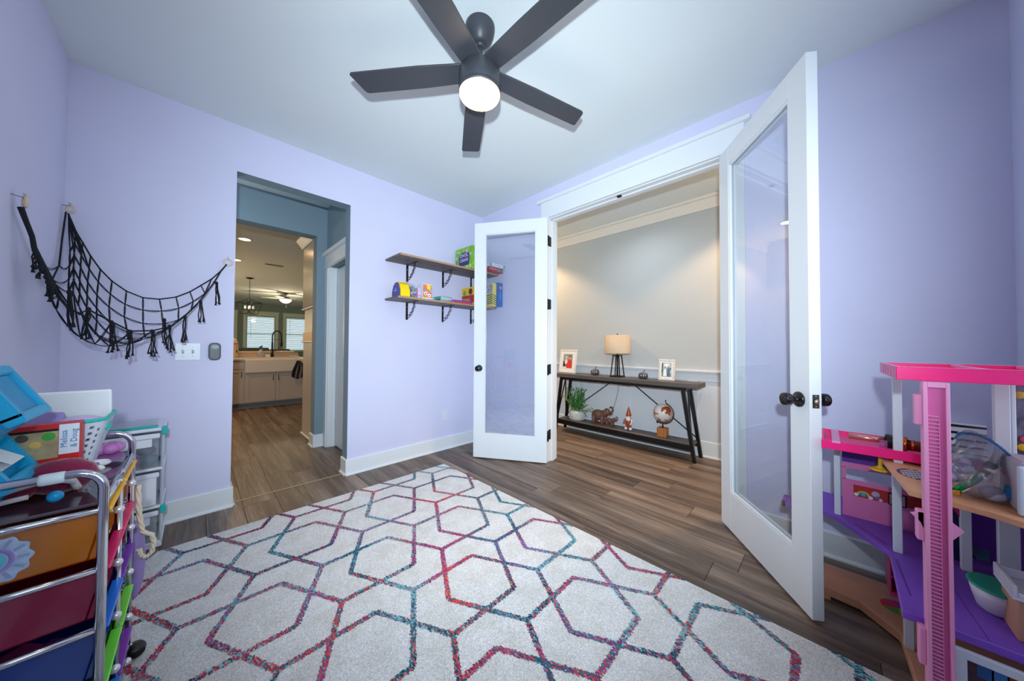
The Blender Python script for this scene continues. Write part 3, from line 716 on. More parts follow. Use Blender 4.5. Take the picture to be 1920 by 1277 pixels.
front = V3([[-2.995, -.695, 1.701], [-2.983, -.682, 1.643], [-2.972, -.671, 1.595], [-2.967, -.666, 1.546], [-2.956, -.655, 1.499], [-2.942, -.641, 1.45], [-2.93, -.628, 1.405], [-2.914, -.612, 1.355], [-2.892, -.59, 1.307], [-2.865, -.562, 1.287], [-2.846, -.542, 1.31], [-2.784, -.479, 1.259], [-2.728, -.421, 1.215], [-2.659, -.35, 1.223], [-2.596, -.286, 1.249], [-2.54, -.228, 1.316], [-2.472, -.159, 1.428], [-2.406, -.09, 1.569], [-2.374, -.058, 1.655], [-2.344, -.03, 1.711]])
bag = V3([[-2.938, -.577, 1.347], [-2.928, -.566, 1.301], [-2.9, -.537, 1.227], [-2.871, -.508, 1.179], [-2.834, -.469, 1.147], [-2.795, -.429, 1.137], [-2.74, -.374, 1.148], [-2.693, -.325, 1.175], [-2.649, -.28, 1.204]])
tas = [[[-2.965, -.664, 1.536], [-2.966, -.665, 1.464]], [[-2.953, -.652, 1.473], [-2.954, -.653, 1.428]], [[-2.94, -.638, 1.432], [-2.937, -.635, 1.359]], [[-2.928, -.627, 1.401], [-2.925, -.624, 1.348]], [[-2.891, -.588, 1.38], [-2.889, -.586, 1.226]], [[-2.845, -.541, 1.31], [-2.847, -.543, 1.189]], [[-2.781, -.475, 1.246], [-2.779, -.473, 1.121]], [[-2.728, -.421, 1.212], [-2.724, -.417, 1.089]], [[-2.657, -.348, 1.217], [-2.657, -.348, 1.089]], [[-2.596, -.286, 1.252], [-2.594, -.283, 1.115]], [[-2.617, -.307, 1.287], [-2.616, -.306, 1.146]], [[-2.536, -.224, 1.314], [-2.536, -.224, 1.179]], [[-2.47, -.156, 1.422], [-2.465, -.152, 1.299]], [[-2.395, -.079, 1.565], [-2.39, -.074, 1.435]]]
def sag(p, q, dz=.0, n=6): return [p.lerp(q, i/n)-Vector((0, 0, 4*dz*(i/n)*(1-i/n))) for i in range(n+1)]
def pair(b, p, q, r=.0019, gap=.0034, dz=0.0):
    d = (q-p); s_ = d.cross(Vector((-.7, -.7, 0)));
    s_ = s_.normalized() if s_.length > 1e-6 else Vector((1, 0, 0))
    for k in (-1, 1):
        pts = [p.lerp(q, i/6)+s_*gap*k*math.sin(PI*i/6)-Vector((0, 0, 4*dz*(i/6)*(1-i/6))) for i in range(7)]
        b.tube(pts, r, 5)
b = MB(); b.tube(topw, .0035, 6)
pB = V3([[-3.0, -.06, 1.87], [-3.002, -.10, 1.72], [-2.998, -.16, 1.56], [-2.996, -.27, 1.47], [-2.996, -.40, 1.50], [-2.997, -.53, 1.58], [-2.998, -.64, 1.66], [-2.995, -.695, 1.701]])
b.tube(pB, .0035, 6); b.build('edge_rope', NB, net)
b = MB(); b.tube(front, [.009, .008, .0075, .008, .009, .008, .007, .006, .0045]+[.004]*11, 7); b.build('front_rope', NB, net)
b = MB()
for j in range(1, 12): pair(b, topw[j], rws[0][j]) if j < len(rws[0]) else None
for r1, r2 in zip(rws, rws[1:]):
    for j in range(len(r2)): pair(b, r1[j], r2[j])
for r1 in rws:
    for j in range(len(r1)-1): pair(b, r1[j], r1[j+1], dz=.004)
# from the row ends across to the front rope and through the bag bottom
pair(b, rws[0][-1], topw[12]); pair(b, rws[1][-1], front[16]); pair(b, rws[2][-1], front[15])
for r_, k in ((rws[3], 14), (rws[4], 12)): pair(b, r_[-1], front[k], dz=.02)
for j, k in ((0, 7), (1, 8), (2, 10), (3, 11), (4, 12), (5, 13)): pair(b, rws[4][j], bag[min(j+2, 8)], dz=.01); pair(b, bag[min(j+1, 8)], front[k], dz=.01)
for j in range(len(bag)-1): pair(b, bag[j], bag[j+1], dz=.004)
pair(b, bag[-1], front[14]); pair(b, bag[0], front[7])
for j in (2, 3, 4, 5, 6):
    pair(b, pB[j], front[j+1].lerp(front[j+3], .5), dz=.03); pair(b, pB[j], rws[min(j-1, 4)][0], dz=.02)
for j in range(11, 18): b.tube(sag(front[j], front[j+1], .0), .003, 5)
for q in (rws[0][0], rws[0][1], rws[0][2], rws[1][1], rws[0][3]): pair(b, topw[0], q, gap=.002)
for q in (rws[0][2], rws[0][3]): pair(b, topw[1], q, gap=.003)
b.build('mesh_cord', NB, net)
kn = MB()
for r1 in rws:
    for p in r1: kn.sphere(p, .0048, (1, 1, 1), 8, 5)
for p in topw[1:-1]: kn.sphere(p, .005, (1, 1, 1), 8, 5)
for p in front[3:-2]: kn.sphere(p, .007, (1, 1, 1.1), 8, 5)
kn.build('knot', NB, net)['kind'] = 'stuff'
rg = random.Random(2)
for i, (p, q) in enumerate(tas):
    p = Vector(p)-off; q = Vector(q)-off; b = MB(); L0 = (q-p).length
    b.sphere(p, .009, (1, 1, 1.3), 8, 6)
    for k in range(5):
        o1 = Vector((rg.uniform(-.012, .012), rg.uniform(-.012, .012), 0)); e = q+o1*1.3+Vector((0, 0, rg.uniform(-.01, .02)))
        pts = [p+o1*.4, p.lerp(e, .35)+Vector((rg.uniform(-.006, .006), 0, 0)), p.lerp(e, .7)+Vector((rg.uniform(-.006, .006), 0, 0)), e]
        b.tube(pts, [.0030, .0026, .0024, .0030], 5)
        b.tube([e, e-Vector((rg.uniform(-.004, .004), 0, .012))], [.003, .0065], 6)
    b.build('tassel', NB, net)
RG = mat('ring_wood', (222, 202, 176), .6)
STL = mat('hook_steel', (130, 128, 126), .35, metal=1)
def ring(c, nrm, r, tr):
    z = Vector(nrm).normalized(); x_ = z.orthogonal().normalized(); y_ = z.cross(x_)
    return MB().tube([Vector(c)-off+(x_*math.cos(a)+y_*math.sin(a))*r for a in [2*PI*i/24 for i in range(24)]], tr, 8, closed=True).build('wood_ring', RG, net)
ring((-2.337, -.022, 1.729), (0, 1, .05), .0225, .0045)
ring((-2.985, -.068, 1.890), (.7, .7, 0), .020, .0050)
ring((-2.987, -.685, 1.728), (.8, .3, 0), .021, .0060)
def hook(p, q):
    p = Vector(p)-off; q = Vector(q)-off
    MB().tube([p, p.lerp(q, .7), q, q+Vector((0, 0, .014)), q+Vector((0, 0, .016))-(q-p).normalized()*.008], .0016, 6).build('hook', STL, net)
hook((-2.337, 0, 1.752), (-2.337, -.026, 1.750)); hook((-3.015, -.055, 1.908), (-2.985, -.068, 1.905)); hook((-3.015, -.705, 1.745), (-2.985, -.685, 1.742))

# ================================================================== HALL CONSOLE TABLE
CT = wood_mat('console_wood', (56, 52, 51), (88, 82, 79), (116, 108, 103), 'y', .5, .05)
ct = thing('console_table', 'long weathered grey-brown console table with slanted black metal legs against the hall wall', 'console table', (1.12, -1.2335, 0))
xF, xB = -.125, .125
MB().box((xF-.005, -.895, .735), (xB+.005, .895, .781), .002).build('table_top', CT, ct)
MB().box((xF+.01, -.78, .705), (xF+.035, .78, .736)).box((xB-.035, -.78, .705), (xB-.01, .78, .736)).box((xF+.035, -.78, .705), (xB-.035, -.75, .736)).box((xF+.035, .75, .705), (xB-.035, .78, .736)).build('apron', BLACK, ct)
MB().box((xF+.02, -.825, .142), (xB-.02, .825, .168), .002).build('lower_shelf', CT, ct)
MB().box((xF+.002, -.832, .108), (xF+.019, .832, .166), .001).box((xB-.019, -.832, .108), (xB-.002, .832, .166), .001).build('shelf_rail', BLACK, ct)
def slant(p, q, w=.016, d=.016):
    b = MB(); bm = b.bm; A = [bm.verts.new((p[0]+sx*d, p[1]+sy*w, p[2])) for sx, sy in ((-1, -1), (1, -1), (1, 1), (-1, 1))]
    B = [bm.verts.new((q[0]+sx*d, q[1]+sy*w, q[2])) for sx, sy in ((-1, -1), (1, -1), (1, 1), (-1, 1))]
    bm.faces.new(A); bm.faces.new(B)
    for i in range(4): bm.faces.new([A[i], A[(i+1) % 4], B[(i+1) % 4], B[i]])
    return b
for sx, xx in ((-1, xF+.012), (1, xB-.012)):
    for sy in (-1, 1):
        slant((xx, sy*.853, 0), (xx, sy*.75, .735)).build('leg', BLACK, ct)
for sy in (-1, 1):
    slant((xF+.02, sy*.83, .16), (0, sy*.765, .705), .006, .006).build('side_brace', BLACK, ct)
    slant((xB-.02, sy*.83, .16), (0, sy*.765, .705), .006, .006).build('side_brace', BLACK, ct)
    MB().tube([(xB-.02, sy*.14, .705), (xB-.02, sy*.815, .20)], .006, 8).build('back_brace', BLACK, ct)
TZ = .7812; SZ = .1682
def pframe(lab, loc, rz, w, h, fw_, mcol, tilt, kind):
    t = thing('framed_photo', lab, 'framed photo', loc, rz)
    # local: faces -x ; width along y
    R = Matrix.Rotation(math.radians(tilt), 3, 'Y')
    def tl(b):
        for v in b.bm.verts: v.co = R @ v.co
        return b
    b = MB(); b.box((-.008, -w, 0), (.008, w, fw_), .003).box((-.008, -w, h-fw_), (.008, w, h), .003).box((-.008, -w, fw_), (.008, -w+fw_, h-fw_), .003).box((-.008, w-fw_, fw_), (.008, w, h-fw_), .003)
    tl(b).build('frame', mcol, t)
    tl(MB().box((-.003, -w+fw_, fw_), (.003, w-fw_, h-fw_))).build('mat_board', mat('mat_board', (240, 240, 238), .6), t)
    tl(MB().box((.008, -.02, .01), (.010, .02, h*.6))).build('stand', BLACK, t)
    def pr(nm, poly, c, k):
        b = MB(); b.prism(poly, -.0034-.0003*k, -.0031, 'x'); tl(b).build(nm, mat('photo_%d_%d_%d' % c, c, .5), t)
    def el(cy, cz, ry, rz_, n=16): return [(cy+ry*math.cos(2*PI*i/n), cz+rz_*math.sin(2*PI*i/n)) for i in range(n)]
    if kind == 1:   # adult in red holding a child
        W2 = w*.54; pr('photo', [(-W2, .065), (W2, .065), (W2, h-.062), (-W2, h-.062)], (150, 160, 150), 1)
        pr('photo_figure', [(-W2, .066), (W2*.35, .066), (W2*.45, .11), (.02, .17), (-.03, .19), (-W2*.9, .17)], (226, 60, 56), 2)
        pr('photo_figure', el(-.035, .215, .020, .026), (214, 160, 132), 3); pr('photo_figure', el(-.035, .234, .022, .014), (120, 96, 80), 4)
        pr('photo_figure', el(.030, .155, .026, .034), (232, 226, 220), 3); pr('photo_figure', el(.028, .205, .017, .019), (226, 178, 150), 3)
        pr('photo_figure', el(.03, .222, .020, .011), (214, 214, 218), 4)
        pr('photo_figure', [(.032, .066), (W2, .066), (W2, .16), (.055, .17)], (40, 48, 50), 2)
        pr('photo_card', [(.02, .05), (.078, .05), (.078, .085), (.02, .085)], (244, 246, 248), 5)
        pr('photo_line', [(.032, .062), (.07, .062), (.07, .067), (.032, .067)], (90, 60, 120), 6)
    else:           # wedding couple
        W2 = w-fw_-.012; pr('photo', [(-W2, .04), (W2, .04), (W2, h-.038), (-W2, h-.038)], (172, 190, 190), 1)
        pr('photo_figure', [(-W2, .04), (W2, .04), (W2, .075), (-W2, .08)], (130, 150, 120), 2)
        pr('photo_figure', [(.035, .045), (-.005, .045), (.006, .12), (.018, .13), (.026, .115)], (246, 248, 250), 3)
        pr('photo_figure', el(.014, .143, .008, .010), (190, 150, 130), 4)
        pr('photo_figure', [(-.004, .045), (-.032, .045), (-.036, .12), (-.022, .14), (-.006, .13)], (92, 112, 150), 3)
        pr('photo_figure', el(-.018, .150, .008, .010), (190, 150, 130), 4)
        pr('photo_figure', el(.0, .165, .030, .020), (236, 240, 244), 2)
        pr('photo_figure', [(W2, .08), (W2-.012, .08), (W2-.012, h-.04), (W2, h-.04)], (60, 70, 60), 2)
        pr('photo_figure', el(-W2+.012, .13, .006, .012), (50, 56, 70), 3)
    return t
pframe('white frame with photo of an adult in red holding a child, left on the console', (1.15, -.468, TZ), -.10, .150, .325, .022, mat('frame_white', (224, 222, 220), .5, noise_amt=.06, nscale=40), 8, 1)
pframe('small whitewashed frame with a wedding photo at the right of the console', (1.15, -1.775, TZ), .0, .085, .232, .022, mat('frame_whitewash', (220, 214, 206), .6, noise_amt=.14, nscale=60), 8, 2)
# table lamp
tl_ = thing('table_lamp', 'table lamp with beige drum shade on an open black tapered base', 'lamp', (1.14, -1.215, TZ))
MB().box((-.068, -.068, 0), (.068, .068, .016), .002).build('base', BLACK, tl_)
lg = .052
for sx in (-1, 1):
    for sy in (-1, 1): slant((sx*.058, sy*.058, .012), (sx*.036, sy*.036, .262), .005, .005).build('leg', BLACK, tl_)
MB().box((-.043, -.043, .256), (.043, .043, .266), .001).build('top_plate', BLACK, tl_)
MB().tube([(0, 0, .012), (0, 0, .30)], .010, 12).build('stem', BLACK, tl_)
SH = mat('lamp_shade_linen', (200, 180, 156), .9, noise_amt=.07, nscale=220, stretch=(1, 1, .15), bump=.2, bscale=300)
MB().lathe([(.150, .285), (.150, .505), (.147, .505), (.147, .285), (.150, .285)], n=48).build('shade', SH, tl_)
MB().lathe([(0, .503), (.006, .503), (.006, .516), (.010, .518), (.004, .526), (0, .527)], n=12).tube([(-.146, 0, .503), (.146, 0, .503)], .0022, 6).build('finial', BLACK, tl_)
MB().tube([(-.0, 0, .285), (0, 0, .33)], .012, 10).build('socket', BLACK, tl_)
cd = thing('lamp_cord', 'thin grey lamp cord hanging behind the console table', 'cord', (1.24, -1.10, .168))
MB().tube([(0, -.08, .54), (0.005, -.075, .44), (.01, -.04, .30), (.008, 0, .18), (0, .06, .06), (-.01, .085, .008), (-.01, .1, .004)], .0028, 6).build('cord', mat('cord_dark_grey', (96, 98, 100), .6), cd)
# two little pumpkins
PG = mat('pumpkin_metal', (118, 120, 128), .28, metal=.75, noise_amt=.2, nscale=60)
def pumpkin(loc, r, lab):
    t = thing('pumpkin_ornament', lab, 'ornament', loc, 0, 'grey pumpkin ornaments on the console')
    n = 72; prof = [(0, .12), (.30, .03), (.62, .0), (.90, .22), (1, .62), (.92, 1.05), (.62, 1.34), (.30, 1.38), (.08, 1.28), (0, 1.26)]
    b = MB(); rings = []
    for pr_, z in prof:
        ring = []
        for i in range(n):
            a = 2*PI*i/n; k = 1-.16*(1-abs(math.sin(a*4)))**2 if pr_ > .05 else 1
            ring.append(b.bm.verts.new((pr_*k*r*math.cos(a), pr_*k*r*math.sin(a), z*r*1.0)))
        rings.append(ring)
    for j in range(len(rings)-1):
        for i in range(n):
            f = b.bm.faces.new([rings[j][i], rings[j][(i+1) % n], rings[j+1][(i+1) % n], rings[j+1][i]]); f.smooth = True
    b.build('body', PG, t)
    MB().tube([(0, 0, r*1.2), (0, -.003, r*1.45), (.002, -.006, r*1.7), (.004, -.016, r*1.95)], [.009, .006, .005, .006], 8).build('stem', PG, t)
pumpkin((1.15, -.905, TZ), .055, 'grey metallic pumpkin ornament between the left frame and the lamp')
pumpkin((1.15, -1.525, TZ), .052, 'grey metallic pumpkin ornament between the lamp and the wedding photo')
# potted plant
pp = thing('potted_fern', 'bushy green artificial plant in a whitewashed round pot on the lower console shelf', 'plant', (1.13, -.650, SZ))
WP = mat('pot_whitewash', (196, 196, 194), .8, noise_amt=.2, nscale=35, bump=.4, bscale=60)
b = MB(); b.lathe([(.0, 0), (.085, 0), (.098, .02), (.102, .06), (.098, .115), (.092, .128), (.086, .128), (.086, .11), (0, .11)], n=40)
b.build('pot', WP, pp)
rl = MB()
for k in range(22):
    a = 2*PI*k/22
    for j in range(3):
        c_ = Vector((.1015*math.cos(a+(j % 2)*.14), .1015*math.sin(a+(j % 2)*.14), .03+j*.03))
        rl.sphere(c_, .010, (.5, .5, 1.5), 6, 5)
o = rl.build('pot_relief', WP, pp); o['kind'] = 'stuff'
GR = [mat('leaf_green_a', (34, 116, 40), .5, spec=.4), mat('leaf_green_b', (72, 158, 52), .5, spec=.4), mat('leaf_green_c', (20, 84, 44), .5), mat('leaf_green_d', (150, 170, 90), .5)]
rg = random.Random(21)
def leaf(b, p, d, L0, w_, curl=.2):
    d = d.normalized(); s_ = d.cross(Vector((0, 0, 1)));
    s_ = s_.normalized() if s_.length > .01 else Vector((1, 0, 0)); nn = s_.cross(d)
    rot = rg.uniform(-1, 1); s_ = (s_*math.cos(rot)+nn*math.sin(rot)); prev = None
    for i in range(4):
        u = i/3; c_ = p+d*L0*u+nn*curl*L0*u*u*-1; ww = w_*(math.sin(PI*(.12+.86*u))+.02)
        cur = (b.bm.verts.new(c_-s_*ww), b.bm.verts.new(c_+s_*ww))
        if prev:
            f = b.bm.faces.new([prev[0], prev[1], cur[1], cur[0]]); f.material_index = b.ci
        prev = cur
for k in range(46):
    a = rg.uniform(0, 2*PI); rad = rg.uniform(0, .07); base = Vector((rad*math.cos(a), rad*math.sin(a), .11))
    top = base+Vector((math.cos(a)*rg.uniform(.0, .09), math.sin(a)*rg.uniform(.0, .11), rg.uniform(.14, .34)))
    if k < 7:
        top = base+Vector((-.02+rg.uniform(-.03, .02), (1 if k % 2 else -1)*rg.uniform(.13, .2), rg.uniform(.0, .2)))
    b = MB(); b.use(GR[k % 4 if k > 6 else 3]); b.tube([base, base.lerp(top, .5)+Vector((0, 0, .02)), top], .0016, 4)
    for j in range(13):
        u = .15+.85*j/12; c_ = base.lerp(top, u); b.use(GR[rg.randrange(3) if k > 6 else 3])
        aa = rg.uniform(0, 2*PI); leaf(b, c_, (top-base).normalized()*.8+Vector((math.cos(aa), math.sin(aa), .3))*.8, rg.uniform(.03, .055), rg.uniform(.003, .006))
    b.build('frond', None, pp)
b = MB()
b.tube([(-.06, -.07, .13), (-.08, -.13, .15), (-.09, -.18, .12), (-.09, -.205, .08)], [.004, .005, .005, .001], 6); b.build('drooping_leaf', GR[2], pp)
# elephants ornament: mother with trunk raised and calf
EL = mat('elephant_resin', (112, 76, 66), .38, noise_amt=.35, nscale=70, bump=.8, bscale=110)
eo = thing('elephant_ornament', 'brown resin ornament of a mother elephant with raised trunk and her calf', 'ornament', (1.13, -1.03, SZ))
def elephant(ox, sc):
    b = MB(); S_ = lambda c, r, s_: b.sphere((c[0]*sc, ox+c[1]*sc, c[2]*sc), r*sc, s_, 16, 10, fn=lambda k: k*(1+.04*noise.noise(k*90)))
    S_((0, .045, .105), .062, (.72, 1.15, .92)); S_((0, -.01, .115), .050, (.72, 1, .9)); S_((0, -.065, .150), .038, (.8, 1, 1.05)); S_((0, -.045, .135), .035, (.7, 1, 1))
    for xx, yy in ((-.024, .085), (.024, .075), (-.026, -.02), (.026, -.035)):
        b.tube([(xx*sc, ox+yy*sc, .10*sc), (xx*sc, ox+(yy+.006)*sc, .045*sc), (xx*sc, ox+(yy-.004)*sc, 0)], [.024*sc, .018*sc, .020*sc], 10)
    b.tube([(0, ox-.090*sc, .145*sc), (0, ox-.118*sc, .150*sc), (0, ox-.135*sc, .175*sc), (0, ox-.132*sc, .203*sc), (0, ox-.112*sc, .212*sc), (0, ox-.098*sc, .200*sc)], [.017*sc, .014*sc, .012*sc, .010*sc, .009*sc, .007*sc], 10)
    b.tube([(0, ox+.112*sc, .12*sc), (0, ox+.122*sc, .08*sc), (0, ox+.118*sc, .05*sc)], [.005*sc, .004*sc, .005*sc], 6)
    for sx in (-1, 1):
        S_((sx*.030, -.045, .138), .032, (.22, .75, 1.05)); b.tube([(sx*.014*sc, ox-.092*sc, .132*sc), (sx*.018*sc, ox-.112*sc, .122*sc), (sx*.018*sc, ox-.130*sc, .132*sc)], [.005*sc, .004*sc, .001], 6)
    return b
elephant(.02, 1.12).build('mother', EL, eo)
b = elephant(-.112, .60); b.build('calf', EL, eo)
MB().lathe([(0, 0), (.05, 0), (.046, .006), (0, .007)], (0, 0, 0), 24, sx=.9, sy=2.6).build('base', EL, eo)
# gnome
gn = thing('gnome_ornament', 'garden gnome ornament in rust red with pointed hat and white beard', 'ornament', (1.12, -1.365, SZ))
RU = mat('gnome_rust', (176, 72, 38), .35, noise_amt=.12, nscale=50); GW = mat('gnome_white', (236, 234, 232), .45); SK = mat('gnome_skin', (226, 160, 120), .5)
for sy in (-1, 1):
    MB().sphere((-.012, sy*.027, .018), .020, (1.35, .9, .85), 14, 8).build('shoe', GW, gn)
    MB().tube([(0, sy*.020, .02), (0, sy*.018, .07)], [.014, .017], 10).build('leg', RU, gn)
MB().lathe([(0, .055), (.030, .058), (.037, .08), (.034, .11), (.028, .138), (.0, .145)], n=24).build('coat', RU, gn)
MB().tube([(0, .030, .13), (-.012, .046, .105), (-.028, .040, .085)], [.012, .011, .009], 10).sphere((-.03, .044, .086), .011, (1, 1, 1), 10, 8).build('arm', RU, gn)
MB().tube([(0, -.028, .13), (-.006, -.042, .105), (-.018, -.034, .075)], [.011, .011, .010], 10).sphere((-.02, -.033, .073), .011, (1, 1, 1), 10, 8).build('arm', GW, gn)
MB().sphere((-.002, 0, .160), .026, (1, 1, .95), 16, 10).sphere((-.027, 0, .160), .007, (1, 1, 1), 8, 6).build('head', SK, gn)
MB().sphere((-.018, 0, .132), .026, (.7, 1.15, 1.25), 14, 10).sphere((-.022, 0, .108), .015, (.7, 1, 1.4), 10, 8).build('beard', GW, gn)
for sy in (-1, 1): MB().sphere((-.025, sy*.009, .167), .0026, (1, 1, 1), 6, 5).build('eye', BLACK, gn)
MB().lathe([(0, .172), (.031, .170), (.030, .180), (.022, .21), (.012, .245), (.003, .272), (0, .275)], n=24).build('hat', RU, gn)
# globe
gl = thing('desk_globe', 'small desk globe with white seas and rust land on a wooden block', 'globe', (1.13, -1.745, SZ))
MB().box((-.045, -.048, 0), (.045, .048, .098), .004, 2).build('block', wood_mat('block_wood', (120, 62, 22), (168, 96, 40), (196, 128, 66), 'z', .45, .05), gl)
MB().tube([(0, 0, .096), (0, 0, .135)], [.009, .006], 10).build('stem', BLACK, gl)
gm = bpy.data.materials.new('globe_map'); gm.use_nodes = True; nt = gm.node_tree
gb_ = nt.nodes['Principled BSDF']; gb_.inputs['Roughness'].default_value = .3
tc = nt.nodes.new('ShaderNodeTexCoord'); mpp = nt.nodes.new('ShaderNodeMapping'); mpp.inputs['Location'].default_value = (.35, .1, -.2); nt.links.new(tc.outputs['Object'], mpp.inputs[0])
nn = nt.nodes.new('ShaderNodeTexNoise'); nn.inputs['Scale'].default_value = 15; nn.inputs['Detail'].default_value = 5; nt.links.new(mpp.outputs[0], nn.inputs['Vector'])
rp = nt.nodes.new('ShaderNodeValToRGB'); rp.color_ramp.interpolation = 'CONSTANT'; rp.color_ramp.elements[0].color = (*lin((220, 214, 208)), 1); rp.color_ramp.elements[1].position = .54; rp.color_ramp.elements[1].color = (*lin((158, 68, 36)), 1)
nt.links.new(nn.outputs['Fac'], rp.inputs[0]); nt.links.new(rp.outputs[0], gb_.inputs['Base Color'])
MB().sphere((0, 0, .258), .098, (1, 1, 1), 40, 24).build('sphere', gm, gl)
arc = [(0, .112*math.sin(math.radians(a))*-1, .258+.112*math.cos(math.radians(a))) for a in range(20, 206, 8)]
MB().tube(arc, .0068, 8).build('meridian_arm', mat('globe_bronze', (96, 70, 56), .35, metal=.6), gl)
MB().tube([arc[0], (0, -.030, .385), (0, -.032, .40)], [.004, .003, .008], 8).build('axis_knob', BLACK, gl)
MB().tube([arc[-1], (0, .062, .150)], [.006, .012], 8).build('axis_knob', BLACK, gl)

# ================================================================== STORAGE DRAWER TOWER (behind the cart)
st = thing('drawer_tower', 'white and clear plastic drawer tower with aqua clips against the lilac wall', 'drawer unit', (-2.78, -.165, 0))
WPL = mat('plastic_white', (232, 238, 246), .35); CPL = glass_mat('clear_plastic', (.95, .98, 1), .12, .08, .5, (226, 236, 246)); AQ = mat('plastic_aqua', (30, 186, 180), .35)
MB().box((-.175, -.155, 0), (.175, .13, .022), .004).build('base', WPL, st)
MB().box((-.178, -.158, .655), (.178, .132, .672), .005).build('lid', WPL, st)
MB().box((-.14, -.12, .672), (.14, .10, .690), .006).build('lid_tray', CPL, st)
MB().box((-.15, -.13, .673), (.15, -.118, .686), .003).build('lid_handle', AQ, st)
for z0, z1, kind in ((.026, .218, 2), (.226, .432, 1), (.440, .652, 0)):
    MB().box((-.176, -.158, z0-.004), (.176, .132, z0+.012), .003).build('divider', WPL, st)
    for sx in (-1, 1):
        MB().box((sx*.168-.004, -.150, z0), (sx*.168+.004, .128, z1), .001).build('side_panel', CPL, st)
        MB().box((sx*.172-.005, -.158, z0), (sx*.172+.005, -.148, z1+.006), .002).build('corner_post', CPL, st)
    dr = MB().box((-.155, -.160, z0+.016), (.155, -.156, z1-.012), .002).box((-.155, -.156, z0+.016), (-.152, .11, z1-.02)).box((.152, -.156, z0+.016), (.155, .11, z1-.02)).box((-.152, -.156, z0+.016), (.152, .11, z0+.019)).build('drawer', glass_mat('drawer_clear', (.96, .98, 1), .10, .05, .84, (230, 238, 246)), st)
    MB().box((-.160, -.168, z1-.034), (.160, -.154, z1-.008), .004).build('drawer_rim', WPL, dr)
    if kind == 1:
        MB().box((-.12, -.1625, z0+.035), (.12, -.160, z1-.055), .002).box((-.150, -.1615, z0+.018), (.150, -.160, z1-.03), .001).build('drawer_face', WPL, dr)
    else: MB().box((-.13, -.1625, z1-.080), (.13, -.160, z1-.036), .002).build('drawer_label', WPL, dr)
    if kind == 0:
        for i, (yy, xx, zz, cc) in enumerate(((-.1, .12, .035, (60, 110, 130)), (-.09, .06, .03, (190, 50, 120)), (-.06, -.02, .04, (40, 50, 110)), (-.11, .02, .028, (150, 60, 160)), (-.04, .10, .075, (50, 60, 120)), (-.08, -.07, .035, (60, 130, 150)))):
            MB().sphere((xx, yy, z0+.014+zz), .034, (1.2, .8, .85), 12, 8).build('contents', mat('contents_%d_%d_%d' % cc, cc, .6, noise_amt=.3, nscale=70), dr)
    if kind == 2:
        for i, (h_, cc) in enumerate(((.030, (30, 130, 150)), (.028, (150, 70, 100)), (.018, (220, 190, 200)), (.034, (200, 110, 30)))):
            z_ = z0+.022+sum((.030, .028, .018, .034)[:i]); MB().box((-.14+i*.01, -.14, z_), (.12-i*.012, .06, z_+h_-.002), .002, 1).build('contents', mat('stack_%d_%d_%d' % cc, cc, .6), dr)
for z in (.655, .213):
    for sx in (-1, 1): MB().box((sx*.180-.014, -.166, z-.022), (sx*.180+.008, -.135, z+.024), .004).build('clip', AQ, st)
for sx in (-1, 1):
    for yy in (-.14, .11): pass

# ================================================================== ROLLING CART
CX, CY = -2.64, -1.47
ca = thing('rolling_cart', 'chrome rolling cart of ten translucent rainbow drawers on black casters', 'rolling cart', (CX, CY, .012))
yn, yf, xb = -.243, .243, -.345
ZT = .735
def postcurve(y):
    r_ = .045
    P = [(0, y, .055), (0, y, .70), (0, y, .775)]
    P += [(-r_+r_*math.cos(a), y, .775+r_*math.sin(a)) for a in [math.radians(15*i) for i in range(1, 7)]]
    P += [(xb+r_-r_*math.sin(a), y, .775+r_*math.cos(a)) for a in [math.radians(15*i) for i in range(0, 7)]]
    P += [(xb, y, .70), (xb, y, .055)]
    return P
for y in (yn, yf): MB().tube(postcurve(y), .0095, 12).build('side_loop', CHROME, ca)
for xx in (0, xb): MB().tube([(xx, 0, .07), (xx, 0, ZT)], .0075, 12).build('middle_post', CHROME, ca)
MB().tube([(0, yn, ZT), (0, yf, ZT)], .0085, 12).build('top_rail', CHROME, ca)
MB().tube([(xb, yn, ZT), (xb, yf, ZT)], .0085, 12).build('top_rail', CHROME, ca)
for y in (yn, yf):
    MB().tube([(0, y, .06), (xb, y, .06)], .008, 10).build('bottom_rail', CHROME, ca)
    for k in range(5): MB().tube([(0, y, ZT-.015-.147*k), (xb, y, ZT-.015-.147*k)], .0078, 10).build('side_rail', CHROME, ca)
MB().tube([(0, yn, .06), (0, yf, .06)], .008, 10).tube([(xb, yn, .06), (xb, yf, .06)], .008, 10).build('bottom_bar', CHROME, ca)
MB().box((xb+.008, yn+.006, ZT-.004), (-.008, yf-.006, ZT+.004), .002).build('top_tray', glass_mat('tray_smoke', (.25, .2, .22), .16, .03, .35, (70, 62, 74)), ca)
rc = [(240, 146, 0), (186, 12, 86), (0, 92, 196), (88, 190, 40), (10, 90, 200)]
rc2 = [(240, 146, 0), (200, 40, 90), (96, 40, 150), (100, 196, 50), (110, 40, 150)]
def plas(c): return glass_mat('drawer_%d_%d_%d' % c, tuple(min(1, v/255*1.0+.02) for v in c), .08, .10, .42, tuple(int(v*.9) for v in c))
PEARL = mat('knob_pearl', (226, 228, 232), .2, metal=.6)
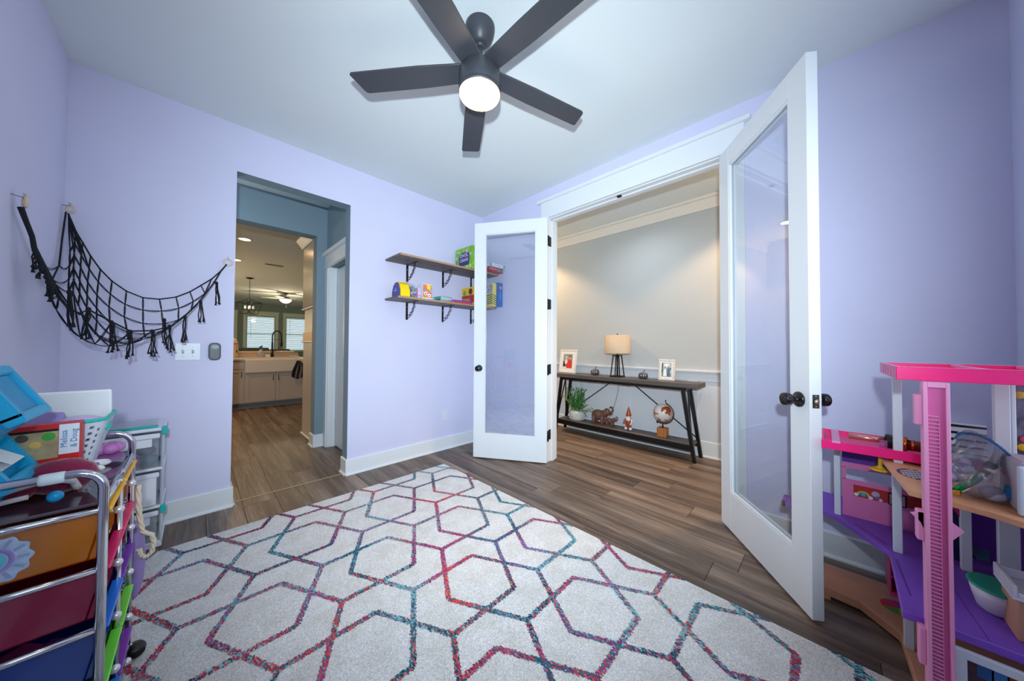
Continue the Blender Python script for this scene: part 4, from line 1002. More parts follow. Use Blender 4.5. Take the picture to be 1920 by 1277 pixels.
for col_, (ya, yb2) in enumerate(((yn+.014, -.009), (.009, yf-.014))):
    for k in range(5):
        c = (rc, rc2)[col_][k]; zt = ZT-.020-.147*k; zb = zt-.118; m_ = plas(c)
        e = .0; x1 = .012
        b = MB()
        b.box((xb+.02, ya, zb), (-.008, ya+.003, zt-.006)).box((xb+.02, yb2-.003, zb), (-.008, yb2, zt-.006)).box((xb+.02, ya, zb), (xb+.023, yb2, zt-.006))
        b.box((xb+.02, ya, zb), (-.008, yb2, zb+.003))
        # front leaning outwards at the top, with a broad rim
        b.prism([(-.026, zb), (-.022, zb), (.004, zt), (-.001, zt)], ya, yb2, 'y')
        dr = b.build('drawer', m_, ca)
        c3 = tuple(min(255, int(v*1.15+20)) for v in c)
        MB().box((-.010, ya-.003, zt-.006), (.013, yb2+.003, zt+.004), .002).build('drawer_rim', mat('rim_%d_%d_%d' % c3, c3, .25, spec=.6), dr)
        ymid = (ya+yb2)/2
        MB().sphere((.012, ymid, zt-.045), .011, (1, 1, 1), 16, 10).tube([(-.010, ymid, zt-.045), (.008, ymid, zt-.045)], .005, 8).build('knob', PEARL, dr)
        rg = random.Random(k*7+col_)
        for i in range(4):
            cc = rg.choice([(190, 60, 140), (60, 60, 140), (200, 190, 60), (40, 110, 140), (30, 40, 60), (120, 50, 130)])
            p = Vector((rg.uniform(xb+.08, -.07), rg.uniform(ya+.06, yb2-.06), zb+.032)); s_ = rg.uniform(.018, .03)
            MB().box(p-Vector((s_*1.3, s_*1.3, .026)), p+Vector((s_*1.3, s_*1.3, .024)), .006, 2, Matrix.Rotation(rg.uniform(0, 3), 3, 'Z')).build('contents', mat('cc_%d_%d_%d' % cc, cc, .6), dr)
for sx, xx in ((1, 0), (-1, xb)):
    for sy, yy in ((-1, yn), (1, yf)):
        cs = MB(); cx_ = xx+.012*sx; cy_ = yy+.006*sy
        cs.tube([(xx, yy, .062), (cx_, cy_, .048)], .007, 8)
        cs.build('caster_stem', CHROME, ca)
        MB().lathe([(0, -.010), (.020, -.010), (.023, -.006), (.023, .006), (.020, .010), (0, .010)], (cx_+.01*sx, cy_, .0235), 20, 'y').lathe([(.0, .040), (.020, .036), (.028, .024), (.029, .018), (0, .018)], (cx_+.006*sx, cy_, .012), 20).build('caster', mat('caster_black', (14, 14, 16), .35), ca)
# sticker on the near side of the top drawer
stk = bpy.data.objects.new('x', None); bpy.data.objects.remove(stk)
def disc_poly(r, n=40, w_=.0, k=10): return [((r+w_*math.cos(k*2*PI*i/n))*math.cos(2*PI*i/n), (r+w_*math.cos(k*2*PI*i/n))*math.sin(2*PI*i/n)) for i in range(n)]
sc0 = MB().prism([(a-.152, b+.652) for a, b in disc_poly(.052, 80, .003, 12)], yn+.0120, yn+.0128, 'y').build('sticker', mat('sticker_pale', (196, 214, 236), .5, noise_amt=.2, nscale=70, col2=(160, 190, 220)), ca)
MB().lathe([(.030, yn+.0118), (.022, yn+.0116), (.022, yn+.0119), (.030, yn+.0119)], (-.152, 0, .652), 24, 'y', cap=False).build('sticker_ring', mat('sticker_violet', (170, 150, 214), .5), sc0)
MB().lathe([(.020, yn+.0117), (0, yn+.0117)], (-.152, 0, .652), 24, 'y').build('sticker_centre', mat('sticker_aqua', (110, 200, 214), .5), sc0)
for i in range(12):
    a = 2*PI*i/12; R = Matrix.Rotation(-a, 3, 'Y'); p = Vector((-.152+.040*math.cos(a), yn+.0117, .652+.040*math.sin(a)))
    MB().box(p-Vector((.008, .0003, .003)), p+Vector((.008, .0003, .003)), 0, 1, R).build('sticker_mark', mat('sticker_grey', (150, 172, 200), .5), sc0)
# rope and lilac bag hanging on the cart's far front corner
rp_ = thing('rope_loop', 'cream twisted rope loop hanging from the far front post of the cart', 'rope', (CX+.020, CY+.205, .475))
b = MB(); cpts = [(.0, 0, .17), (.002, 0, .10), (.006, .004, .04), (.012, .008, .0), (.022, .010, -.012), (.034, .010, -.02), (.040, .010, -.05), (.036, .010, -.085), (.022, .008, -.097), (.010, .006, -.085), (.004, .004, -.055)]
dense = []
for i in range(len(cpts)-1):
    for j in range(6): dense.append(Vector(cpts[i]).lerp(Vector(cpts[i+1]), j/6))
for ph in (0, 2.09, 4.19):
    b.tube([p+Vector((math.cos(i*.55+ph)*.0035, math.sin(i*.55+ph)*.0035, math.sin(i*.55+ph)*.001)) for i, p in enumerate(dense)], .0046, 6)
b.build('rope', mat('rope_cream', (222, 208, 186), .9, bump=.5, bscale=300), rp_)
lb = thing('lilac_disc', 'lilac plastic disc hooked behind the rope on the cart', 'toy', (CX+.012, CY+.262, .36))
MB().lathe([(0, -.003), (.07, -.003), (.074, 0), (.07, .003), (0, .003)], (0, 0, 0), 32, 'y', sx=.35, sy=1.9).tube([(0, 0, .13), (-.01, -.002, .16), (-.022, -.004, .165)], .002, 6).build('disc', mat('lilac_plastic', (150, 130, 190), .4), lb)

# things on the cart's top ------------------------------------------------
TT = .012+ZT+.0042
# woven basket (perforated plastic) with aqua rim
bk = thing('basket', 'white perforated plastic basket with aqua rim heaped with toys on the cart', 'basket', (-2.800, -1.345, TT))
BW = mat('basket_white', (206, 216, 228), .4)
def rr_loop(w, d, r, z, n=6):
    return [Vector((p[0], p[1], z)) for p in rrect(w, d, r, n)]
b = MB(); nh = 17; levels = 15; per = []
base_loop = rrect(.088, .072, .03, 5)
def resamp(P, m):
    P = [Vector(p) for p in P]; P.append(P[0]); Ls = [0]
    for i in range(len(P)-1): Ls.append(Ls[-1]+(P[i+1]-P[i]).length)
    out = []
    for k in range(m):
        t = Ls[-1]*k/m; i = 0
        while Ls[i+1] < t: i += 1
        out.append(P[i].lerp(P[i+1], (t-Ls[i])/(Ls[i+1]-Ls[i])))
    return out
m_ = 96; lo = resamp(base_loop, m_); hi = resamp(rrect(.125, .102, .036, 5), m_)
hz = .165
def bp_at(k, z): return lo[k % m_].lerp(hi[k % m_], z/hz)
for L0 in range(levels):
    z0 = .014+L0*(hz-.030)/levels; z1 = z0+(hz-.030)/levels
    for k in range(m_):
        if (k+L0*2) % 4 == 0: continue      # diagonal slots
        q = [bp_at(k, z0), bp_at(k+1, z0), bp_at(k+1, z1), bp_at(k, z1)]
        zs = [z0, z0, z1, z1]
        f = b.bm.faces.new([b.bm.verts.new((p.x, p.y, z)) for p, z in zip(q, zs)])
for (z0, z1) in ((0, .014), (hz-.016, hz)):
    for k in range(m_):
        b.bm.faces.new([b.bm.verts.new((*bp_at(k+d, z), z)) for d, z in ((0, z0), (1, z0), (1, z1), (0, z1))])
bmesh.ops.remove_doubles(b.bm, verts=list(b.bm.verts), dist=.00005)
b.build('woven_wall', BW, bk, solid=.0025)
MB().box((-.085, -.07, 0), (.085, .07, .004)).build('bottom', BW, bk)
MB().tube([(*bp_at(k, hz), hz) for k in range(0, m_, 2)], .0055, 8, closed=True).build('rim', AQ, bk)
MB().box((.108, -.03, hz-.045), (.125, .03, hz-.018), .006).build('handle', AQ, bk)
def blk(n, lab, cat, loc, a, bb, m_, bev=.004, rz=0, rx=0, ry=0, part='body'):
    t = thing(n, lab, cat, loc, rz); R = Matrix.Rotation(math.radians(rx), 3, 'X') @ Matrix.Rotation(math.radians(ry), 3, 'Y')
    MB().box(a, bb, bev, 2, R, (0, 0, 0)).build(part, m_, t); return t
blk('toy_tray', 'white rectangular plastic tray standing at the back of the basket', 'tray', (-2.80, -1.262, TT+.142), (-.115, -.006, 0), (.118, .006, .102), mat('tray_white', (232, 236, 238), .4), .008, rz=-.03, rx=8)
blk('toy_tablet', 'lilac toy tablet sticking out of the basket', 'toy', (-2.80, -1.365, TT+.150), (-.034, -.010, -.02), (.034, .010, .045), mat('lilac_plastic', (150, 130, 190)), .006, rz=.2, rx=-30, ry=10)
t = thing('toy_ball', 'pale lilac ball resting among the toys in the basket', 'ball', (-2.735, -1.345, TT+.130))
MB().sphere((0, 0, 0), .052, (1.15, 1, .8), 24, 14).build('ball', mat('lilac_pale', (206, 190, 226), .45), t)
# red toy box
rx_ = thing('toy_box', 'red toy box with a pizza picture leaning against the basket', 'toy box', (-2.812, -1.502, TT))
MB().box((-.10, -.022, 0), (.105, .022, .178), .0015).build('box', mat('box_bright_red', (206, 26, 30), .4), rx_)
MB().box((-.0985, -.0226, .088), (.070, -.022, .166)).build('picture_print', mat('pizza_print', (150, 124, 88), .5, noise_amt=.5, nscale=35, col2=(186, 170, 130)), rx_)
MB().box((-.0985, -.0228, .160), (.070, -.0222, .166)).build('black_band', BLACK, rx_)
MB().box((.071, -.0228, .095), (.104, -.0222, .176)).build('white_tab', mat('box_white', (226, 232, 240)), rx_)
text('lettering', 'Melissa\n& Doug', .016, mat('print_blue', (50, 120, 180), .5), rx_, (.0875, -.0234, .136), (0, 0, 1), (-1, 0, 0), .0003)
for xx, zz, r_, cc in ((-.055, .140, .009, (50, 150, 60)), (-.02, .145, .009, (60, 160, 210)), (.015, .148, .010, (70, 60, 50)), (.055, .147, .011, (60, 160, 50)), (-.005, .118, .008, (200, 40, 40)), (.035, .128, .009, (220, 180, 90)), (-.07, .112, .011, (200, 170, 60)), (.0, .062, .018, (220, 200, 204)), (.0, .062, .013, (170, 140, 130)), (.0, .030, .015, (206, 120, 130))):
    MB().lathe([(r_, -.0232-.0004*(r_ == .013)), (0, -.0236-.0004*(r_ == .013))], (xx, 0, zz), 18, 'y').build('round_print', mat('print_%d_%d_%d' % cc, cc, .5), rx_)
for i in range(6): MB().box((.050+.007*i, -.0232, .02), (.0535+.007*i, -.0226, .072)).build('text_print', mat('print_rose', (226, 110, 120), .5), rx_)
# burgundy plush shoes and white bits
BU = mat('burgundy_plush', (126, 14, 62), .95, bump=.6, bscale=120, sheen=.5)
t = thing('plush_toy', 'burgundy plush toy with white trim lying in front of the red box', 'soft toy', (-2.765, -1.575, TT))
MB().sphere((.035, .012, .045), .052, (1.2, .6, .85), 18, 12, fn=lambda k: k*(1+.08*noise.noise(k*60))).sphere((-.05, 0, .036), .042, (1.5, .75, .85), 18, 12, fn=lambda k: k*(1+.08*noise.noise(k*60))).build('body', BU, t)
MB().tube([(-.06, -.036, .030), (-.02, -.044, .046), (.03, -.036, .055), (.06, -.02, .035), (.066, -.01, .012)], .008, 8).build('white_trim', mat('plush_white', (214, 206, 212), .9), t)
MB().tube([(-.08, -.03, .014), (-.04, -.046, .018), (0, -.048, .022)], .006, 8).build('white_trim', mat('plush_white', (214, 206, 212)), t)
t = thing('bunny_ears', 'two white rounded plush ears lying on the cart tray beside the basket', 'soft toy', (-2.704, -1.375, TT))
for i, (yy, xx) in enumerate(((-.035, .0), (.035, .004))):
    MB().sphere((xx, yy, .012), .030, (.95, .48, .40), 16, 10).build('ear', mat('plush_offwhite', (226, 226, 230), .8), t)
MB().tube([(-.03, -.055, .006), (-.01, -.045, .008), (.0, -.04, .010)], .004, 6).build('gold_cord', mat('gold_cord', (200, 180, 130), .4, metal=.5), t)
t = thing('toy_scoop', 'mauve plastic scoop with curled flower head at the far corner of the cart', 'toy', (-2.688, -1.275, TT))
MV = mat('mauve_plastic', (176, 110, 176), .45)
b = MB()
for i in range(5):
    a = 2*PI*i/5; b.sphere((.0+.018*math.cos(a), .012+.018*math.sin(a), .040), .020, (1, 1, .9), 12, 8)
b.build('flower_head', MV, t)
MB().lathe([(0, .006), (.045, .008), (.052, .014), (.045, .011), (0, .009)], (.0, -.02, .004), 24, sx=.75, sy=1.1).tube([(-.01, -.07, .012), (-.03, -.12, .008)], [.008, .004], 8).build('scoop', MV, t)
# aqua container with open lid (near left corner)
AB = mat('aqua_bin', (0, 146, 200), .38); ABL = mat('aqua_bin_light', (16, 170, 216), .35)
def slant_bin(lab, x0, x1, z0, tip, top, opening):
    # local frame at (-2.86,-1.615,TT); profile runs in x-z, opening slants down towards +x
    t = thing('aqua_bin', lab, 'bin', (-2.877, -1.615, TT+z0))
    ox = lambda x: x+2.86
    pr_ = [(ox(x0), 0), (ox(x1), 0), (ox(tip[0])-.006, tip[1]-z0-.010), (ox(top[0])-.012, top[1]-z0-.006), (ox(x0), top[1]-z0)]
    MB().prism(pr_, -.082, .082, 'y', .006).build('bin_body', AB, t)
    p = Vector((ox(tip[0]), 0, tip[1]-z0)); q = Vector((ox(top[0]), 0, top[1]-z0)); d = (q-p).normalized(); n = Vector((d.z, 0, -d.x))
    if n.x < 0: n = -n
    def slab(u0, u1, y0, y1, h0, h1):
        b = MB(); c = [p+d*u+n*h+Vector((0, y, 0)) for u in (u0, u1) for h in (h0, h1) for y in (y0, y1)]
        vs = [b.bm.verts.new(v) for v in c]
        for f in ((0, 1, 3, 2), (4, 5, 7, 6), (0, 1, 5, 4), (2, 3, 7, 6), (0, 2, 6, 4), (1, 3, 7, 5)): b.bm.faces.new([vs[i] for i in f])
        bmesh.ops.recalc_face_normals(b.bm, faces=list(b.bm.faces)); bmesh.ops.bevel(b.bm, geom=list(b.bm.edges), offset=.003, segments=2, affect='EDGES')
        return b
    L = (q-p).length
    slab(-.012, .012, -.092, .092, -.016, .014).build('bin_rim', ABL, t); slab(L-.012, L+.012, -.092, .092, -.016, .014).build('bin_rim', ABL, t)
    slab(.0, L, -.092, -.070, -.016, .014).build('bin_rim', ABL, t); slab(.0, L, .070, .092, -.016, .014).build('bin_rim', ABL, t)
    if not opening: slab(.010, L-.010, -.072, .072, -.010, .006).build('bin_lid', AB, t)
    return t
slant_bin('aqua blue plastic bin at the bottom of the stack, white papers in its slanted mouth', -2.965, -2.795, 0, (-2.764, .070), (-2.815, .165), True)
slant_bin('aqua blue plastic bin with closed slanted lid on top of the near stack', -2.965, -2.785, .176, (-2.752, .222), (-2.808, .325), False)
t3 = thing('white_sheets', 'folded white paper sticking out of the lower aqua bin', 'paper', (-2.802, -1.615, TT+.118))
MB().box((-.030, -.060, -.002), (.016, .060, .001), .0008, 1, Matrix.Rotation(math.radians(52), 3, 'Y')).box((-.020, -.045, .010), (.028, .030, .012), .0008, 1, Matrix.Rotation(math.radians(38), 3, 'Y')).build('sheet', mat('paper_white', (226, 234, 238), .6), t3)
t4 = thing('aqua_scoop', 'small aqua plastic scoop tied to the cart handle', 'toy', (-2.715, -1.690, .80))
MB().sphere((0, .004, -.020), .013, (1, .9, 1), 12, 8).build('bowl', AB, t4)
MB().lathe([(.0125, -.018), (.0135, -.012), (.0135, .012), (.0125, .018)], (0, -.023, .030), 16, 'x').build('tie', mat('tie_white', (206, 220, 226), .5), t4)

# ================================================================== DOLLHOUSE
dh = thing('dollhouse', 'three-storey pink and purple toy dollhouse with a tall pink lift shaft by the right wall', 'dollhouse', (-.60, -3.25, 0))
DX, DY = -.60, -3.25
def L2(P): return [(x-DX, y-DY) for x, y in P]
def lb(b, a, c, bev=.0): return b.box((a[0]-DX, a[1]-DY, a[2]), (c[0]-DX, c[1]-DY, c[2]), bev)
HOT = mat('doll_hot_pink', (240, 6, 122), .35, spec=.5); PNK = mat('doll_pink', (222, 120, 178), .4); PUR = mat('doll_purple', (124, 74, 192), .45, bump=.1, bscale=200)
DPR = mat('doll_deep_purple', (90, 36, 150), .45); TAN = mat('doll_tan', (206, 146, 112), .5, noise_amt=.04, nscale=30); DWH = mat('doll_white', (206, 214, 226), .4)
LPK = mat('doll_light_pink', (232, 150, 196), .4); MAG = mat('doll_magenta', (190, 30, 110), .45); NVY = mat('doll_navy', (20, 24, 88), .5)
YBK = -3.572
# ground slab
MB().prism(L2([(-.20, -2.97), (-.425, -2.97), (-.437, -3.10), (-.548, -3.20), (-.78, -3.207), (-1.04, -3.18), (-1.04, YBK), (-.20, YBK)]), .013, .049, bev=.002).build('ground_slab', TAN, dh)
for (x, y) in ((-.24, -3.0), (-.42, -3.0), (-.52, -3.21), (-1.0, -3.22), (-1.0, -3.54), (-.24, -3.54)):
    lb(MB(), (x-.012, y-.012, .0112 if x < -.77 else 0), (x+.012, y+.012, .014)).build('foot', TAN, dh)
pie = MB()
for k, cc in enumerate(((190, 40, 120), (206, 40, 40), (70, 150, 40), (200, 190, 30), (222, 120, 40), (150, 50, 160))):
    pie.use(mat('pie_%d' % k, cc, .5)); a0 = k*PI/3
    pie.prism([(.225, .035)]+[(.225+.052*math.cos(a0+j*PI/15), .035+.052*math.sin(a0+j*PI/15)) for j in range(6)], .0492, .0496)
pie.build('wheel_print', None, dh)
# first floor (purple)
pf = MB().prism(L2([(-.17, -2.93), (-.400, -2.93), (-.425, -2.99), (-.455, -3.03), (-.672, -3.165), (-1.050, -3.152), (-1.050, YBK), (-.17, YBK)]), .378, .400, bev=.0015).build('purple_floor', PUR, dh)
MB().prism([(x, y) for x, y in L2([(-.50, -3.085), (-.62, -3.162), (-.615, -3.166), (-.495, -3.089)])], .4001, .4006).build('slot', DPR, pf)
MB().prism(L2([(-.72, -3.172), (-.95, -3.177), (-.95, -3.181), (-.72, -3.177)]), .4001, .4006).build('slot', DPR, pf)
MB().prism(L2([(-1.04, -3.292), (-.70, -3.272), (-.70, -3.2735), (-1.04, -3.2945)]), .4001, .4005).build('slot', DPR, pf)
# balcony lattice seen through the door glass
bl = MB()
lb(bl, (-.46, -2.862, .378), (-.36, -2.850, .40)); lb(bl, (-.46, -2.93, .378), (-.45, -2.85, .40)); lb(bl, (-.37, -2.93, .378), (-.36, -2.85, .40)); lb(bl, (-.46, -2.90, .384), (-.36, -2.893, .396)); lb(bl, (-.418, -2.93, .384), (-.411, -2.85, .396))
bl.build('balcony_grille', PUR, dh)
# second floor (wood look)
WF = wood_mat('doll_wood_floor', (196, 140, 100), (208, 152, 112), (216, 164, 124), 'x', .5, .02)
wf = MB().prism(L2([(-.36, -3.145), (-.50, -3.146), (-.70, -3.158), (-.985, -3.175), (-1.0, -3.225), (-1.03, -3.30), (-1.062, -3.345), (-1.075, YBK), (-.26, YBK), (-.26, -3.24)]), .710, .726, bev=.0012).build('wood_floor', WF, dh)
ck = MB()
import itertools
CKW = mat('check_white', (214, 216, 218), .5); CKB = mat('check_blue', (52, 58, 84), .5)
ck.use(CKB).prism([(x-.185, y+.035) for x, y in [(.062*math.cos(2*PI*i/32), .042*math.sin(2*PI*i/32)) for i in range(32)]], .7261, .7266)
ck.use(CKW)
for i, j in itertools.product(range(-6, 6), range(-6, 6)):
    if (i+j) % 2: continue
    x, y = i*.011, j*.0085
    if ((x+.005)/.056)**2+((y+.004)/.036)**2 < 1: ck.prism([(x-.185, y+.035), (x-.1755, y+.035), (x-.172, y+.042), (x-.1815, y+.042)], .7266, .7269)
ck.build('checked_print', None, dh)
# posts
def post(x, y, z0, z1, w=.013, d=.010, n='post'):
    b = MB(); lb(b, (x-d, y-w, z0), (x+d, y+w, z1), .0015); return b.build(n, DWH, dh)
post(-.435, -3.038, .400, .738, .010); post(-.655, -3.186, .400, .710, .011); post(-.655, -3.190, .726, 1.056, .011); post(-.622, -3.212, .049, .378, .012)
post(-.640, -3.334, .400, .710, .011); post(-.690, -3.402, .400, .710, .019); post(-.720, -3.388, .726, 1.056, .014); post(-.70, -3.412, .726, 1.056, .004)
post(-1.0, -3.555, .049, .378, .012); post(-1.0, -3.555, .726, 1.056, .012)
# low roof tray (hot pink) over the left room
lt = MB(); x0, x1, y0, y1, z0, z1 = -.672, -.415, -3.32, -2.991, .738, .772
lb(lt, (x0, y0, z0), (x0+.008, y1, z1), .001); lb(lt, (x1-.008, y0, z0), (x1, y1, z1), .001); lb(lt, (x0+.008, y1-.008, z0), (x1-.008, y1, z1), .001); lb(lt, (x0+.008, y0, z0), (x1-.008, y1-.008, z0+.018), .001)
lt = lt.build('low_roof', HOT, dh)
for i in range(6): lb(MB(), (x0+.008+i*.03, -3.022, z1-.014), (x0+.016+i*.03, -3.006, z1-.004)).build('louvre', HOT, dh)
lb(MB(), (x0-.001, -3.044, z1-.006), (x1+.001, -3.020, z1+.001), .001).build('roof_crosspiece', LPK, dh)
# back wall of the left room
bw = MB(); xw = -.42
lb(bw, (xw, -3.32, .400), (xw+.006, -3.054, .562)); lb(bw, (xw, -3.32, .612), (xw+.006, -3.054, .640)); lb(bw, (xw, -3.066, .56), (xw+.006, -3.054, .614)); lb(bw, (xw, -3.32, .56), (xw+.006, -3.26, .614))
bw.build('pink_back_wall', PNK, dh)
lb(MB(), (xw-.004, -3.32, .638), (xw+.006, -3.054, .738)).build('purple_back_wall', DPR, dh)
lb(MB(), (xw-.0012, -3.30, .494), (xw-.0002, -3.088, .543)).build('red_print', mat('print_brick', (176, 36, 30), .5), dh)
rb_ = MB()
for k, cc in enumerate(((200, 40, 40), (226, 130, 40), (226, 210, 60), (60, 150, 70), (50, 90, 190), (110, 50, 160))):
    rb_.use(mat('rainbow_%d' % k, cc, .5)); r1, r2 = .024-.0032*k, .024-.0032*(k+1); N_ = 14
    for i in range(N_):
        a, b2 = PI*i/N_, PI*(i+1)/N_; xx = xw-DX-.0016; cy, cz = -3.117-DY, .502
        rb_.quad((xx, cy+r1*math.cos(a), cz+r1*math.sin(a)), (xx, cy+r1*math.cos(b2), cz+r1*math.sin(b2)), (xx, cy+r2*math.cos(b2), cz+r2*math.sin(b2)), (xx, cy+r2*math.cos(a), cz+r2*math.sin(a)))
rb_.build('rainbow_print', None, dh)
for (yy, zz, r_, cc) in ((-3.117, .507, .0075, (60, 170, 210)), (-3.096, .503, .007, (225, 230, 240)), (-3.138, .500, .007, (225, 230, 240)), (-3.152, .520, .012, (190, 170, 200)), (-3.158, .506, .009, (120, 100, 150)), (-3.166, .500, .006, (210, 200, 220))):
    MB().lathe([(r_, -.0019), (0, -.0021)], (xw-DX, yy-DY, zz), 14, 'x').build('round_print', mat('print_%d_%d_%d' % cc, cc, .5), dh)
lb(MB(), (xw-.0030, -3.235, .492), (xw-.0013, -3.186, .540)).build('picture_edge', BLACK, dh)
lb(MB(), (xw-.0036, -3.231, .496), (xw-.0030, -3.190, .536)).build('picture_print', mat('print_pinkgrey', (206, 196, 206), .5, noise_amt=.4, nscale=120, col2=(190, 100, 140)), dh)
# hanging pink shelf unit in the ground floor
hs = MB(); lb(hs, (-.46, -3.33, .19), (-.44, -3.178, .378)); lb(hs, (-.57, -3.178, .19), (-.44, -3.174, .378)); lb(hs, (-.57, -3.33, .19), (-.44, -3.178, .205)); lb(hs, (-.57, -3.33, .26), (-.44, -3.178, .266)); lb(hs, (-.57, -3.33, .320), (-.44, -3.178, .326))
hs.build('pink_shelf_unit', MAG, dh)
# lift shaft
tx = -1.085; ty0, ty1 = -3.234, -3.190
sh = MB()
lb(sh, (tx, ty0, .0115), (tx+.026, ty0+.007, 1.0555), .001); lb(sh, (tx, ty1-.008, .0115), (tx+.040, ty1, 1.0555), .001); lb(sh, (tx, ty0+.007, 1.042), (tx+.026, ty1-.008, 1.0555))
sh.build('lift_shaft_frame', LPK, dh)
lb(MB(), (tx+.010, ty0+.007, .02), (tx+.014, ty1-.008, 1.042)).build('lift_shaft_back', mat('doll_mid_pink', (214, 96, 160), .4), dh)
lb(MB(), (tx+.005, ty0+.0165, .02), (tx+.010, ty0+.018, .955)).build('lift_rail', PNK, dh)
for i in range(92):
    z = .035+i*.0102
    o = lb(MB(), (tx+.004, ty0+.018, z), (tx+.0105, ty1-.008, z+.0022)).build('rib', LPK, dh) if i == 0 else rib0.copy()
    if i == 0: rib0 = o; rz0 = z
    else: C.objects.link(o); o.location = (0, 0, z-rz0)
for z, h in ((.955, .14), (.700, .08), (.385, .10)):
    lb(MB(), (tx+.012, ty1-.002, z-.02 if z > .9 else z-h), (tx+.040, ty1+.013, z+.065 if z > .9 else z), .003).build('shaft_bracket', LPK, dh)
MB().prism([(ty1-DY+.024, .690), (ty1-DY, .700), (ty1-DY, .650), (ty1-DY+.006, .670)], tx-DX+.012, tx-DX+.016, 'x').build('shaft_bracket', LPK, dh)
MB().prism([(ty0-DY-.020, .672), (ty0-DY, .690), (ty0-DY, .640)], tx-DX+.012, tx-DX+.016, 'x').build('shaft_bracket', LPK, dh)
# roof tray
rf = MB(); x0, x1, y0, y1, z0, z1 = -1.052, -.690, YBK, -3.148, 1.0565, 1.0935
lb(rf, (x0, y0, z0), (x0+.007, y1, z1), .001); lb(rf, (x1-.007, y0, z0), (x1, y1, z1), .001); lb(rf, (x0+.007, y0, z0), (x1-.007, y0+.007, z1)); lb(rf, (x0+.007, y0+.007, z0), (x1-.007, y1-.007, z0+.004))
rf.build('roof_tray', HOT, dh)
lb(MB(), (x0+.0005, y1-.0065, z0+.0003), (x1-.0005, y1, z1-.0003), .001).build('roof_side', mat('doll_dusty_pink', (206, 110, 160), .35), dh)
for i in range(5): lb(MB(), (x0+.05+i*.055, y1-.0002, z0+.004), (x0+.066+i*.055, y1+.002, z1-.004), .001).build('roof_flute', mat('doll_dusty_pink', (206, 110, 160)), dh)
tp = MB(); lb(tp, (x0-.0006, y0, z1), (x0+.0075, y1+.0006, z1+.0008)); lb(tp, (x1-.0075, y0, z1), (x1+.0006, y1+.0006, z1+.0008)); lb(tp, (x0, y1-.0075, z1), (x1, y1+.0006, z1+.0008)); tp.build('roof_rim', LPK, dh)
for y in (-3.30, -3.42): lb(MB(), (x0+.007, y-.012, z1-.008), (x1-.007, y, z1-.001)).build('roof_crosspiece', LPK, dh)
for y in (-3.21, -3.36): lb(MB(), (x0+.007, y-.005, z1-.014), (x1-.007, y, z1-.009)).build('roof_crosspiece', HOT, dh)
# panels behind, right rooms
MB().box((.02, -.09, .40), (.028, -.055, .66)).build('navy_panel', NVY, dh)
MB().box((.03, -.16, .46), (.036, -.06, .70)).build('purple_panel', DPR, dh)
MB().box((.10, -.30, .40), (.106, -.075, .70)).build('room_back_wall', PUR, dh)
MB().box((.085, -.155, .40), (.095, -.10, .70)).build('teal_print', mat('doll_teal_print', (84, 130, 150), .5, noise_amt=.3, nscale=25), dh)
MB().box((.07, -.118, .41), (.085, -.104, .70)).build('pink_strip', PNK, dh)
MB().tube([(-.02, -.07, .50), (.03, -.115, .42)], .0022, 6).build('rod', BLACK, dh)
MB().tube([(.03, -.09, .62), (.02, -.14, .612), (.02, -.145, .60)], .002, 6).build('rod', BLACK, dh)
MB().prism([(-.088, .70), (-.062, .70), (-.055, .655), (-.066, .63), (-.058, .60), (-.074, .57), (-.09, .60)], -.04, -.036, 'x').build('curtain', MAG, dh)
MB().box((-.03, -.32, .74), (-.024, -.178, 1.04)).build('picture_wall', mat('doll_dark_print', (40, 42, 66), .5, noise_amt=.9, nscale=45, col2=(110, 100, 130)), dh)
MB().box((-.045, -.175, .90), (-.035, -.150, 1.056), .002).build('white_panel', DWH, dh)
for (yy, zz, cc) in ((-.19, .80, (190, 60, 60)), (-.195, .835, (220, 170, 40)), (-.2, .86, (210, 80, 130)), (-.19, 1.0, (190, 140, 60))):
    MB().sphere((-.034, yy, zz), .012, (.3, 1, 1), 10, 6).build('bright_print', mat('dp_%d_%d_%d' % cc, cc, .5), dh)
# white framed garage front, lower right
fr = MB(); xf = -1.062
lb(fr, (xf, YBK, .340), (xf+.012, ty0+.002, .362), .0015); lb(fr, (xf, ty0-.022, .02), (xf+.012, ty0+.002, .341), .0015)
fr.build('white_frame', DWH, dh)
lb(MB(), (xf+.03, YBK, .05), (xf+.033, ty0-.02, .345)).build('garage_print', mat('garage_print', (20, 34, 70), .5, noise_amt=1, nscale=26, col2=(96, 52, 44)), dh)
rg = random.Random(9)
for i in range(9):
    cc = [(30, 90, 150), (60, 120, 190), (150, 60, 30), (120, 30, 40), (20, 20, 60), (150, 140, 190)][i % 6]
    lb(MB(), (xf+.0285, -3.30-.022*i, .30+rg.uniform(-.03, .02)-.004*i), (xf+.0295, -3.275-.022*i, .335-.004*i)).build('garage_detail', mat('gd_%d_%d_%d' % cc, cc, .5), dh)
# shell pendant lamp
shl = MB()
for k in range(12):
    a = 2*PI*k/12; shl.sphere((.014*math.cos(a)-.02, .016*math.sin(a)+.100, .680), .0085, (1.35, 1.35, .8), 10, 6)
shl.lathe([(0, .687), (.02, .684), (.006, .694), (.004, .738), (0, .738)], (-.02, .100, 0), 14)
o = shl.build('shell_lamp', mat('doll_yellow', (226, 184, 30), .45), dh)
# clear divider by the hair wand
lb(MB(), (-.63, -3.168, .726), (-.627, -3.148, .796)).build('clear_divider', glass_mat('pink_clear', (.95, .7, .9), .08, .05, .75, (210, 120, 190)), dh)

